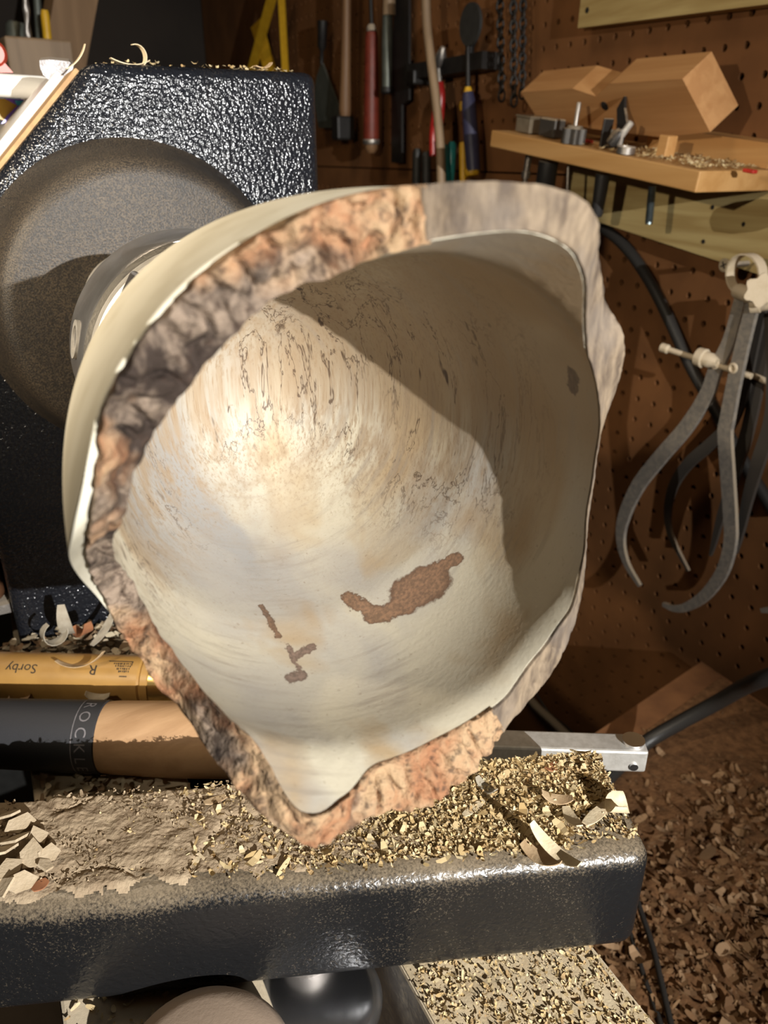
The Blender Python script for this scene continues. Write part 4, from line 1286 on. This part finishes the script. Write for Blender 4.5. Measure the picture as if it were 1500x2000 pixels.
X1 = 0.610
cal = thing('outside_caliper', onx(1446, 565, X1), 'dusty steel outside caliper with bowed legs hanging from a screw on the cleat', 'caliper')
part('leg', leg_shape([(1452, 560), (1443, 600), (1424, 668), (1398, 722), (1380, 772), (1340, 835), (1290, 893), (1246, 950), (1219, 1010), (1213, 1055), (1224, 1100), (1250, 1144)], X1, [22, 25, 27, 29, 30, 30, 30, 29, 26, 20, 13, 7], 0.0042), M['caliper'], cal, False, 40)
part('leg', leg_shape([(1482, 560), (1470, 600), (1452, 670), (1434, 750), (1421, 820), (1417, 850), (1422, 930), (1427, 1010), (1427, 1060), (1412, 1115), (1380, 1160), (1345, 1184), (1318, 1188), (1296, 1180)], X1 - 0.004, [24, 27, 29, 30, 31, 31, 30, 29, 27, 25, 22, 18, 13, 8], 0.0042), M['caliper'], cal, False, 40)
# spring bow: a C of flat steel around the screw
cx_, cy_ = 1458, 536
bow = [onx(cx_ + 34 * math.cos(a) * 0.9, cy_ + 38 * math.sin(a), X1 - 0.001) for a in [math.radians(x) for x in range(130, 421, 15)]]
def bow_shape(pts, w, th):
    vs, fs = [], []
    c = sum(pts, V((0, 0, 0))) / len(pts)
    for p in pts:
        rd = (p - c).normalized()
        for sx_, sr in ((-1, 0), (1, 0), (1, 1), (-1, 1)):
            vs.append(p + V((sx_ * w / 2, 0, 0)) + rd * th * sr)
    for i in range(len(pts) - 1):
        for k in range(4):
            k2 = (k + 1) % 4
            fs.append((i * 4 + k, i * 4 + k2, i * 4 + 4 + k2, i * 4 + 4 + k))
    fs.append((0, 1, 2, 3)); e = (len(pts) - 1) * 4; fs.append((e + 3, e + 2, e + 1, e))
    return vs, fs
part('spring_bow', bow_shape(bow, 0.011, 0.0016), M['dusty_brass'], cal, True, 40, 'dusty spring bow around the screw')
hb = onx(1478, 572, X1)
part('pivot_stud', revolve([(-0.030, 0.0045), (-0.022, 0.0052), (-0.021, 0.0068), (0.006, 0.0068), (0.008, 0.006)], onx(1466, 571, X1) + V((-0.008, 0.002, 0)), V((-0.25, -0.95, -0.05)) * -1, 20), M['dusty_brass'], cal, True, 40, 'dust caked pivot stud')
lob = []
kx, ky, kz = frame(V((-0.75, -0.6, 0.1)))
for k in range(36):
    aa = 2 * math.pi * k / 36
    r = 0.0125 + 0.0018 * math.cos(aa * 6)
    lob.append(onx(1487, 566, X1 - 0.012) + (kx * math.cos(aa) + ky * math.sin(aa)) * r)
part('thumb_nut', prism(lob, kz * 0.014), M['dusty_brass'], cal, False, 30, 'lobed thumb nut under dust')
# adjusting screw across the legs
r1, r2 = onx(1291, 678, X1 - 0.012), onx(1468, 735, X1 + 0.004)
rd_ = (r2 - r1).normalized(); rl = (r2 - r1).length
part('adjusting_screw', revolve([(0.0, 0.0020), (0.001, 0.0046), (0.008, 0.0046), (0.010, 0.0028), (rl, 0.0028)], r1, rd_, 16), M['dusty_brass'], cal, True, 40, 'adjusting screw caked in dust')
nu = onx(1381, 702, X1 - 0.007)
part('adjusting_nut', revolve([(-0.011, 0.0050), (-0.010, 0.0088), (-0.003, 0.0092), (-0.002, 0.0070), (0.004, 0.0072), (0.008, 0.0052), (0.011, 0.0040)], nu, rd_, 24), M['dusty_brass'], cal, True, 30, 'round adjusting nut')
for (px, py, xx) in ((1397, 711, X1 - 0.0028), (1432, 719, X1 - 0.0068)):
    part('pivot_pin', revolve([(0, 0.0052), (0.0012, 0.0050), (0.0018, 0.0034), (0.0006, 0.0022)], onx(px, py, xx), V((-1, 0, 0)), 20), M['dusty_brass'], cal, True, 30)

X2 = 0.640
cal2 = thing('outside_caliper', onx(1475, 600, X2), 'thinner dark caliper hanging flat on the pegboard behind the dusty caliper', 'caliper')
part('leg', leg_shape([(1490, 590), (1470, 680), (1450, 770), (1425, 830), (1390, 866), (1345, 905), (1316, 948), (1305, 995), (1310, 1045), (1345, 1115)], X2, [24, 25, 26, 26, 25, 23, 20, 16, 11, 5], 0.0036), M['caliper_dark'], cal2, False, 40)
part('leg', leg_shape([(1500, 590), (1490, 680), (1476, 770), (1458, 850), (1442, 900), (1425, 960), (1408, 1010), (1395, 1060), (1388, 1085)], X2 + 0.004, [24, 26, 27, 27, 26, 22, 16, 10, 4], 0.0036), M['caliper_dark'], cal2, False, 40)
part('pivot_stud', revolve([(-0.006, 0.007), (0.008, 0.007), (0.010, 0.005)], onx(1496, 592, X2) + V((-0.004, 0, 0)), V((-1, 0, 0)), 20), M['dusty_brass'], cal2, True, 40)
part('adjusting_screw', revolve([(0, 0.003), (0.050, 0.003)], onx(1458, 728, X2 - 0.003), V((0, -1, -0.12)), 14), M['dusty_brass'], cal2, True, 40)

X3 = 0.600
cal3 = thing('outside_caliper', onx(1505, 600, X3), 'dark caliper with a dust caked pivot, hanging beside the dusty bowed caliper', 'caliper')
part('leg', leg_shape([(1506, 610), (1512, 760), (1505, 830), (1482, 900), (1462, 970), (1446, 1040), (1436, 1080)], X3 + 0.022, [26, 30, 30, 28, 22, 15, 8], 0.004), M['caliper_dark'], cal3, False, 40)
part('leg', leg_shape([(1516, 610), (1540, 760), (1560, 900), (1570, 1050), (1555, 1140), (1525, 1185), (1488, 1192)], X3 + 0.018, [26, 30, 30, 28, 24, 16, 9], 0.004), M['caliper'], cal3, False, 40)
part('pivot_stud', revolve([(-0.010, 0.0062), (0.004, 0.0062), (0.0045, 0.0078), (0.012, 0.0075), (0.013, 0.005)], onx(1496, 592, X3), V((-0.45, 0.80, -0.2)), 20), M['dusty_brass'], cal3, True, 40, 'dust caked pivot stud')

# ------------------------------------------------------------------ cables and pipe
def wirepx(pts, r, n=10, m=6):
    return tube(smooth_path(pts, m), r, n)
solo('wall_cable', wirepx([onx(x, y, 0.660) for x, y in ((1128, 418), (1165, 440), (1200, 462), (1236, 500), (1272, 555), (1304, 618), (1330, 675), (1352, 722), (1384, 778), (1422, 848), (1466, 925), (1520, 1010))], 0.0062), M['cable_black'], 'thick black cable running down the pegboard behind the calipers', 'cable', None, None, True, 80)
solo('bench_cable', wirepx([onz(1150, 1560, BZ + 0.008), onz(1200, 1505, BZ + 0.010), onz(1262, 1450, BZ + 0.022), onz(1330, 1410, BZ + 0.045), onz(1400, 1372, BZ + 0.075), onz(1452, 1342, BZ + 0.11), onz(1500, 1322, BZ + 0.14), onz(1600, 1290, BZ + 0.17)], 0.0070), M['cable_black'], 'thick black power cable looping up from the brown bench', 'cable', None, None, True, 80)
solo('floor_cord', wirepx([onz(x, y, BZ + 0.012) for x, y in ((1225, 1700), (1250, 1775), (1275, 1850), (1292, 1920), (1312, 2005), (1340, 2100))], 0.0021), M['cable_black'], 'thin black cord lying along the shavings on the bench', 'cord', None, None, True, 80)
solo('floor_cord', wirepx([onz(x, y, BZ + 0.010) for x, y in ((1215, 1780), (1240, 1850), (1262, 1920), (1292, 2005), (1320, 2100))], 0.0018), M['cable_black'], 'thinner cord half buried in the shavings beside the other cord', 'cord', None, None, True, 80)
solo('conduit_pipe', wirepx([onx(x, y, 0.655) for x, y in ((1000, 1315), (1040, 1372), (1085, 1415), (1150, 1478), (1200, 1530))], 0.0068, 14), M['dusty_steel'], 'grey metal pipe slanting down the pegboard behind the bowl', 'pipe', None, None, True, 80)
solo('thin_wire', wirepx([onx(x, y, 0.664) for x, y in ((1040, 1340), (1052, 1362), (1075, 1395), (1110, 1422), (1135, 1450), (1150, 1480))], 0.0014, 8), M['cable_black'], 'thin black wire stapled beside the grey pipe', 'wire', None, None, True, 80)

# ------------------------------------------------------------------ hand tools hanging far along the pegboard
TX = 0.635
def hung(a, b, prof, x=TX, n=20):
    """revolved shape between two pixels on the plane x, prof = (0..1 along, half width in pixels)"""
    p, q = onx(*a, x), onx(*b, x)
    L = (q - p).length
    dm = depth((p + q) / 2)
    return revolve([(u * L, w * dm / FPX) for u, w in prof], p, q - p, n)
def hung_thing(name, a, label, cat, x=TX):
    return thing(name, onx(*a, x), label, cat)
M['red_grip'] = plain('red_grip', (0.17, 0.024, 0.011), (0.12, 0.017, 0.008), 0.5, scale=60, bump=0.3, bscale=250)
M['red_gloss'] = plain('red_gloss', (0.36, 0.018, 0.015), (0.29, 0.014, 0.012), 0.3)
M['teal'] = plain('teal', (0.03, 0.27, 0.27), (0.02, 0.20, 0.20), 0.35)
M['yellow'] = plain('yellow', (0.62, 0.36, 0.02), (0.52, 0.29, 0.015), 0.4)
M['navy'] = plain('navy', (0.035, 0.035, 0.075), (0.025, 0.025, 0.055), 0.45)
M['old_wood'] = wood('old_wood', (0.23, 0.125, 0.055), (0.16, 0.08, 0.035), axis=2, ring=60)
M['tan_rod'] = wood('tan_rod', (0.28, 0.19, 0.11), (0.21, 0.14, 0.08), axis=2, ring=60)
M['grey_steel'] = plain('grey_steel', (0.13, 0.14, 0.12), (0.09, 0.10, 0.085), 0.5, 0.5, scale=40)
M['black_iron'] = plain('black_iron', (0.020, 0.018, 0.016), (0.014, 0.012, 0.011), 0.5, 0.3, scale=60)
M['dark_grip'] = plain('dark_grip', (0.028, 0.028, 0.026), None, 0.55)

k = hung_thing('hammer', (726, 290), 'dark hammer with a red ribbed grip hanging on the pegboard', 'hammer')
part('shaft', hung((722, -60), (726, 52), [(0, 4), (1, 4)]), M['black_iron'], k, True, 40)
part('collar', hung((725, 48), (726, 62), [(0, 6), (0.3, 9), (1, 10)]), M['dusty_steel'], k, True, 40)
part('grip', hung((726, 62), (725, 272), [(0, 10), (0.05, 12.5), (0.3, 13.5), (0.6, 14.5), (0.97, 16), (1.0, 15)]), M['red_grip'], k, True, 40, 'red ribbed grip')
part('end_ring', hung((725, 272), (725, 282), [(0, 16), (0.5, 17), (1, 15)]), M['dusty_steel'], k, True, 40)
part('end_cap', hung((725, 281), (725, 299), [(0, 13), (0.6, 12), (1, 7)]), M['old_wood'], k, True, 40)

k = hung_thing('mallet', (676, 228), 'brown wooden handled tool hanging left of the red grip', 'tool')
part('handle', hung((678, -60), (674, 226), [(0, 8), (0.45, 9), (0.7, 10), (0.95, 13), (1, 11)]), M['old_wood'], k, True, 40)
part('head', box(onx(670, 250, TX), (0.035, 0.030, 0.040), None, 0.004, 2), M['black_iron'], k)

k = hung_thing('trowel', (628, 245), 'grey pointed trowel hanging beside the wooden handled tool', 'trowel')
pp = [onx(x, y, TX + 0.01) for x, y in ((628, 120), (645, 165), (660, 205), (664, 248), (648, 250), (622, 250), (612, 190), (618, 150))]
part('blade', prism(pp, (0.003, 0, 0)), M['grey_steel'], k)
part('tang', hung((630, 40), (628, 125), [(0, 10), (0.6, 9), (0.7, 4), (1, 4)], TX + 0.01), M['black_iron'], k, True, 40)

k = hung_thing('clamp_bar', (757, 180), 'steel bar clamp with a tan wooden top hanging beside the red grip', 'clamp')
part('wooden_top', hung((760, -60), (760, 30), [(0, 11), (1, 13)]), M['tan_rod'], k, True, 40)
part('bar', hung((757, 30), (756, 172), [(0, 10), (0.4, 11), (1, 10)]), M['grey_steel'], k, True, 40)
part('end_stop', hung((756, 170), (756, 184), [(0, 12), (0.7, 13), (1, 10)]), M['black_iron'], k, True, 40)
k = hung_thing('dark_saw', (782, 190), 'long dark saw hanging behind the steel bar clamp', 'saw', 0.655)
pp = [onx(x, y, 0.652) for x, y in ((772, -40), (798, -40), (798, 195), (784, 205), (784, 318), (764, 318), (764, 150))]
part('blade', prism(pp, (0.004, 0, 0)), M['black_iron'], k)

solo('wooden_rod', wirepx([onx(x, y, 0.60) for x, y in ((831, -30), (834, 50), (842, 120), (852, 200), (860, 290), (862, 370))], 0.0062, 12), M['tan_rod'], 'thin tan wooden rod leaning before the hanging hand tools', 'rod', None, None, True, 80)

k = hung_thing('pliers', (852, 300), 'pliers with glossy red handles hanging by their steel head', 'pliers')
part('head', hung((866, 92), (856, 132), [(0, 5), (0.4, 11), (0.8, 10), (1, 6)]), M['dusty_steel'], k, True, 40)
part('pivot', hung((856, 130), (858, 166), [(0, 6), (1, 5)]), M['dusty_steel'], k, True, 40)
part('handle', tube(smooth_path([onx(x, y, TX) for x, y in ((858, 163), (861, 185), (860, 215), (857, 245))], 5), 0.0062, 12), M['red_gloss'], k, True, 60)
part('handle', tube(smooth_path([onx(x, y, TX) for x, y in ((857, 170), (851, 220), (846, 260), (846, 305))], 5), 0.0056, 12), M['red_gloss'], k, True, 60)

tr = hung_thing('tool_rack', (880, 145), 'black tool rack bar fixed across the pegboard above the coloured handles', 'rack')
part('bar', strap([onx(804, 142, 0.65), onx(880, 132, 0.65), onx(960, 118, 0.65)], 0.020, (1, 0, 0), 0.03), M['black_iron'], tr)
part('hook', box(onx(816, 152, 0.645), (0.03, 0.028, 0.02), None, 0.003, 2), M['black_iron'], tr)

k = hung_thing('screwdriver', (912, 330), 'large screwdriver with navy handle and yellow collar on the tool rack', 'screwdriver')
part('shaft', hung((914, 60), (914, 172), [(0, 4), (1, 5)]), M['black_iron'], k, True, 40)
part('cap', hung((914, 170), (914, 182), [(0, 6), (0.6, 8), (1, 9)]), M['yellow'], k, True, 40)
part('grip', hung((914, 181), (925, 334), [(0, 10), (0.15, 14), (0.6, 15), (1, 14)]), M['navy'], k, True, 40, 'navy blue grip')
part('collar', hung((921, 331), (922, 344), [(0, 15), (0.6, 15), (1, 12)]), M['yellow'], k, True, 40, 'yellow collar')
part('trigger', hung((903, 198), (901, 216), [(0, 4), (0.5, 5), (1, 3)]), M['yellow'], k, True, 40)
solo('pry_bar', hung((904, 278), (905, 372), [(0, 6), (0.05, 7), (1, 7)], 0.63), M['yellow'], 'slim yellow pry bar standing against the navy grip', 'pry bar', None, None, True, 40)
solo('hand_file', hung((883, 276), (879, 372), [(0, 5), (0.06, 9), (0.5, 9), (1, 6)], 0.63), M['teal'], 'teal handled file hanging between the red pliers and navy grip', 'file', None, None, True, 40)
solo('hand_file', hung((868, 282), (866, 372), [(0, 5), (0.06, 8), (1, 7)], 0.64), plain('dark_teal', (0.015, 0.085, 0.07), None, 0.4), 'dark teal file behind the tan wooden rod', 'file', None, None, True, 40)
for (a, b, lab) in (((833, 296), (833, 372), 'black file hanging just left of the red plier handles'), ((815, 290), (813, 372), 'slimmer black file hanging under the end of the rack bar')):
    solo('hand_file', hung(a, b, [(0, 6), (0.1, 9), (0.8, 9), (1, 8)], 0.64), M['dark_grip'], lab, 'file', None, None, True, 40)

k = hung_thing('hand_drill', (916, 100), 'dark hand drill hanging above the rack bar', 'drill')
part('body', hung((922, 35), (915, 130), [(0, 8), (0.2, 16), (0.45, 14), (0.6, 9), (1, 9)], 0.645), M['black_iron'], k, True, 40)
part('crank_wheel', revolve([(0, 0.004), (0, 0.024), (0.004, 0.024), (0.004, 0.004)], onx(922, 48, 0.625), V((-1, 0, 0)), 28), M['dark_grip'], k, True, 40)
# lengths of chain
def chain(pxa, pxb, x, n, label):
    root = thing('hanging_chain', onx(*pxb, x), label, 'chain')
    a, b = onx(*pxa, x), onx(*pxb, x)
    for i in range(n):
        c = a + (b - a) * (i + 0.5) / n
        L = (b - a).length / n
        odd = i % 2
        pts = []
        for q in range(17):
            t_ = 2 * math.pi * q / 16
            u = V((0.2, 1, 0)).normalized() if odd else V((1, -0.2, 0)).normalized()
            pts.append(c + u * (L * 0.42 * math.cos(t_)) + V((0, 0, 1)) * (L * 0.72 * math.sin(t_)))
        part('link', tube(pts, L * 0.15, 6), M['black_iron'], root, True, 80)
    return root
chain((975, -70), (980, 195), 0.640, 15, 'dark chain hanging nearest the black tool rack')
chain((1002, -70), (1004, 205), 0.630, 15, 'dark chain hanging in the middle of three beside the notched block')
chain((1022, -70), (1020, 190), 0.645, 15, 'dark chain hanging closest to the bare pegboard')

# yellow folding rule and timber further back
k = hung_thing('folding_rule', (500, 130), 'yellow folding wooden rule hanging open behind the headstock', 'rule', 0.62)
part('blade', strap([onx(541, -40, 0.62), onx(488, 150, 0.62)], 0.022, (0.8, 0.6, 0), 0.004), M['yellow'], k)
part('blade', strap([onx(548, -40, 0.632), onx(558, 150, 0.632)], 0.014, (0.8, 0.6, 0), 0.004), M['yellow'], k)
part('blade', strap([onx(500, 45, 0.640), onx(532, 150, 0.640)], 0.030, (0.8, 0.6, 0), 0.004), M['yellow'], k)

# ------------------------------------------------------------------ clutter behind the headstock, on a stand by the back wall
def bk(px, py, y): return ony(px, py, y)
M['board_brown'] = wood('board_brown', (0.26, 0.155, 0.075), (0.20, 0.115, 0.052), axis=2, ring=40)
YB = 1.60
lp = [bk(x, y, YB) for x, y in ((128, -60), (168, -60), (140, 140), (98, 140))]
low = bk(60, 420, YB)
def plank(a, b, w, th, mat, name, label, cat):
    return solo(name, strap([a, b], w, V((0.25, -1, 0)), th), mat, label, cat)
pa, pb = bk(160, -120, YB), bk(112, 160, YB)
dirp = (pb - pa).normalized()
foot = pa + dirp * ((pa.z - 0.002) / -dirp.z)
plank(pa - dirp * 0.10, foot, 0.068, 0.045, M['board_brown'], 'timber_board', 'brown timber board leaning upright behind the headstock corner', 'board')
YS = 1.30
stand_z = bk(40, 180, YS).z
st = thing('side_cabinet', V((bk(40, 180, YS).x - 0.12, YS + 0.10, 0)), 'dark cabinet standing behind the lathe and carrying small clutter', 'cabinet')
scx = bk(40, 180, YS).x - 0.10
part('body', box((scx, YS + 0.10, stand_z / 2), (0.62, 0.34, stand_z - 0.001), None, 0.004, 2), M['black_iron'], st)
part('door', box((scx, YS - 0.075, stand_z / 2), (0.56, 0.012, stand_z - 0.12), None, 0.003, 2), M['dark_grip'], st)
def stood(name, a, b, hw, mat, label, cat, y=YS + 0.05, prof=None, n=18):
    p, q = bk(*a, y), bk(*b, y)
    q = V((q.x, q.y, max(q.z, stand_z + 0.001)))
    L = (q - p).length; r = hw * depth((p + q) / 2) / FPX
    pr = prof or [(0, 0.8), (0.06, 1), (0.95, 1), (1, 0.9)]
    return solo(name, revolve([(u * L, r * k_) for u, k_ in pr], p, q - p, n), mat, label, cat, None, None, True, 40)
stood('marking_crayon', (87, 20), (104, 182), 8, M['yellow'], 'thick yellow crayon standing against the timber board', 'crayon')
def twist(a, b, r):
    L = (b - a).length; d = (b - a).normalized(); x, y, z = frame(d)
    vs, fs = [], []; n = 90; m = 10
    for i in range(n + 1):
        u = i / n; ph = u * 14
        for k_ in range(m):
            t_ = 2 * math.pi * k_ / m
            rr = r * (0.62 + 0.38 * abs(math.cos(t_ - ph))) if u < 0.6 else r * 0.7
            vs.append(a + z * (u * L) + (x * math.cos(t_) + y * math.sin(t_)) * rr)
    for i in range(n):
        for k_ in range(m):
            k2 = (k_ + 1) % m
            fs.append((i * m + k_, i * m + k2, (i + 1) * m + k2, (i + 1) * m + k_))
    fs.append(tuple(range(m))[::-1]); fs.append(tuple(n * m + k_ for k_ in range(m)))
    return vs, fs
solo('auger_bit', twist(bk(48, -30, YS + 0.02), V((bk(62, 180, YS + 0.02).x, YS + 0.02, stand_z + 0.001)), 5.5 * 1.25 / FPX), M['dusty_steel'], 'long twisted steel auger bit standing on the cabinet', 'auger bit', None, None, True, 80)
stood('steel_can', (35, 45), (35, 182), 22, M['grey_steel'], 'dull grey can standing behind the auger bit', 'can', YS + 0.16)
stood('steel_rod', (72, -10), (84, 182), 7, M['grey_steel'], 'grey steel rod standing between the auger bit and yellow handle', 'rod', YS + 0.10)
bc = bk(72, 112, YS - 0.02)
solo('wood_offcut', box(V((bc.x, YS - 0.02, stand_z + 0.031)), (0.085, 0.05, 0.060), Matrix.Rotation(0.15, 3, 'Z'), 0.003, 2), M['tan_rod'], 'tan wooden offcut lying on the cabinet before the timber board', 'offcut')

# red lever, white pipe and coloured packets just left of the control panel
PB = HY + 0.14
wp0, wp1 = bk(-150, 158, PB), bk(98, 172, PB)
M['white_plastic'] = plain('white_plastic', (0.80, 0.79, 0.77), (0.74, 0.73, 0.71), 0.4)
M['film'] = plain('blue_film', (0.10, 0.16, 0.75), (0.25, 0.10, 0.62), 0.2, scale=50)
M['cyan'] = plain('cyan_film', (0.05, 0.52, 0.78), None, 0.25)
wr = 20 * depth(wp1) / FPX
# the lathe's own lamp arm: a white tube bracketed to the sloping panel
pd = (wp1 - wp0).normalized()
wt = part('lamp_arm', revolve([(0, wr), ((wp1 - wp0).length - 0.004, wr), ((wp1 - wp0).length, wr * 0.85)], wp0, pd, 32), M['white_plastic'], lathe, True, 40, 'thick white tube at the control panel')
M['clear_tab'] = dusty('clear_tab', (0.16, 0.15, 0.16), (0.24, 0.20, 0.16), 0.5, 0.25, 0.0, 160)
tp = [bk(x, y, HY + 0.045) for x, y in ((77, 118), (95, 116), (135, 120), (144, 128), (140, 142), (112, 158), (96, 157), (84, 146), (78, 132))]
part('switch_guard', prism(tp, (0.004, 0.03, 0.004)), M['clear_tab'], lathe, False, 30, 'dusty clear switch guard')
# packets in a tray behind the panel
tray = thing('packet', bk(10, 215, PB + 0.06), 'yellow and blue plastic packet tucked beside the sloping control panel', 'packet')
part('yellow_face', prism([bk(x, y, PB + 0.05) for x, y in ((-60, 192), (10, 193), (36, 207), (10, 236), (-60, 214))], (0, 0.006, 0)), M['yellow'], tray)
part('blue_edge', prism([bk(x, y, PB + 0.049) for x, y in ((8, 192), (46, 194), (48, 203), (34, 213), (20, 228), (10, 240), (2, 242), (14, 226), (34, 206), (18, 197))], (0, 0.008, 0)), M['film'], tray)
part('cyan_corner', prism([bk(x, y, PB + 0.048) for x, y in ((28, 196), (46, 197), (44, 204), (34, 206))], (0, 0.003, 0)), M['cyan'], tray)
M['red_paint'] = plain('red_paint', (0.50, 0.07, 0.035), (0.42, 0.055, 0.03), 0.4)
rl_ = thing('red_lever', bk(8, 140, PB + 0.03), 'red lever with a round end rising behind the white lamp tube', 'lever')
part('arm', prism([bk(x, y, PB + 0.03) for x, y in ((-30, 100), (-2, 110), (26, 142), (-30, 142))], (0, 0.010, 0)), M['red_paint'], rl_)
part('round_end', revolve([(0, 0.006), (0.003, 0.008), (0.010, 0.008), (0.012, 0.006)], bk(-12, 104, PB + 0.028), (0, 1, 0), 24), M['red_paint'], rl_, True, 40)
# brown box with stud and foot, stand-in for an unidentified item beside the headstock
M['box_brown'] = plain('box_brown', (0.10, 0.045, 0.022), None, 0.3)
part('brown_box', box((-0.050, HY + 0.10, 0.975), (0.056, 0.17, 0.13), None, 0.006, 3), M['box_brown'], lathe, True, 40, 'brown box on the side of the headstock')
part('box_stud', revolve([(0, 0.004), (0.001, 0.006), (0.006, 0.006), (0.007, 0.003)], (-0.027, HY + 0.0145, 0.945), (0, -1, 0), 20), M['chrome'], lathe, True, 40)
part('box_foot', box((-0.050, HY + 0.10, 0.906), (0.058, 0.172, 0.006)), M['dusty_steel'], lathe)
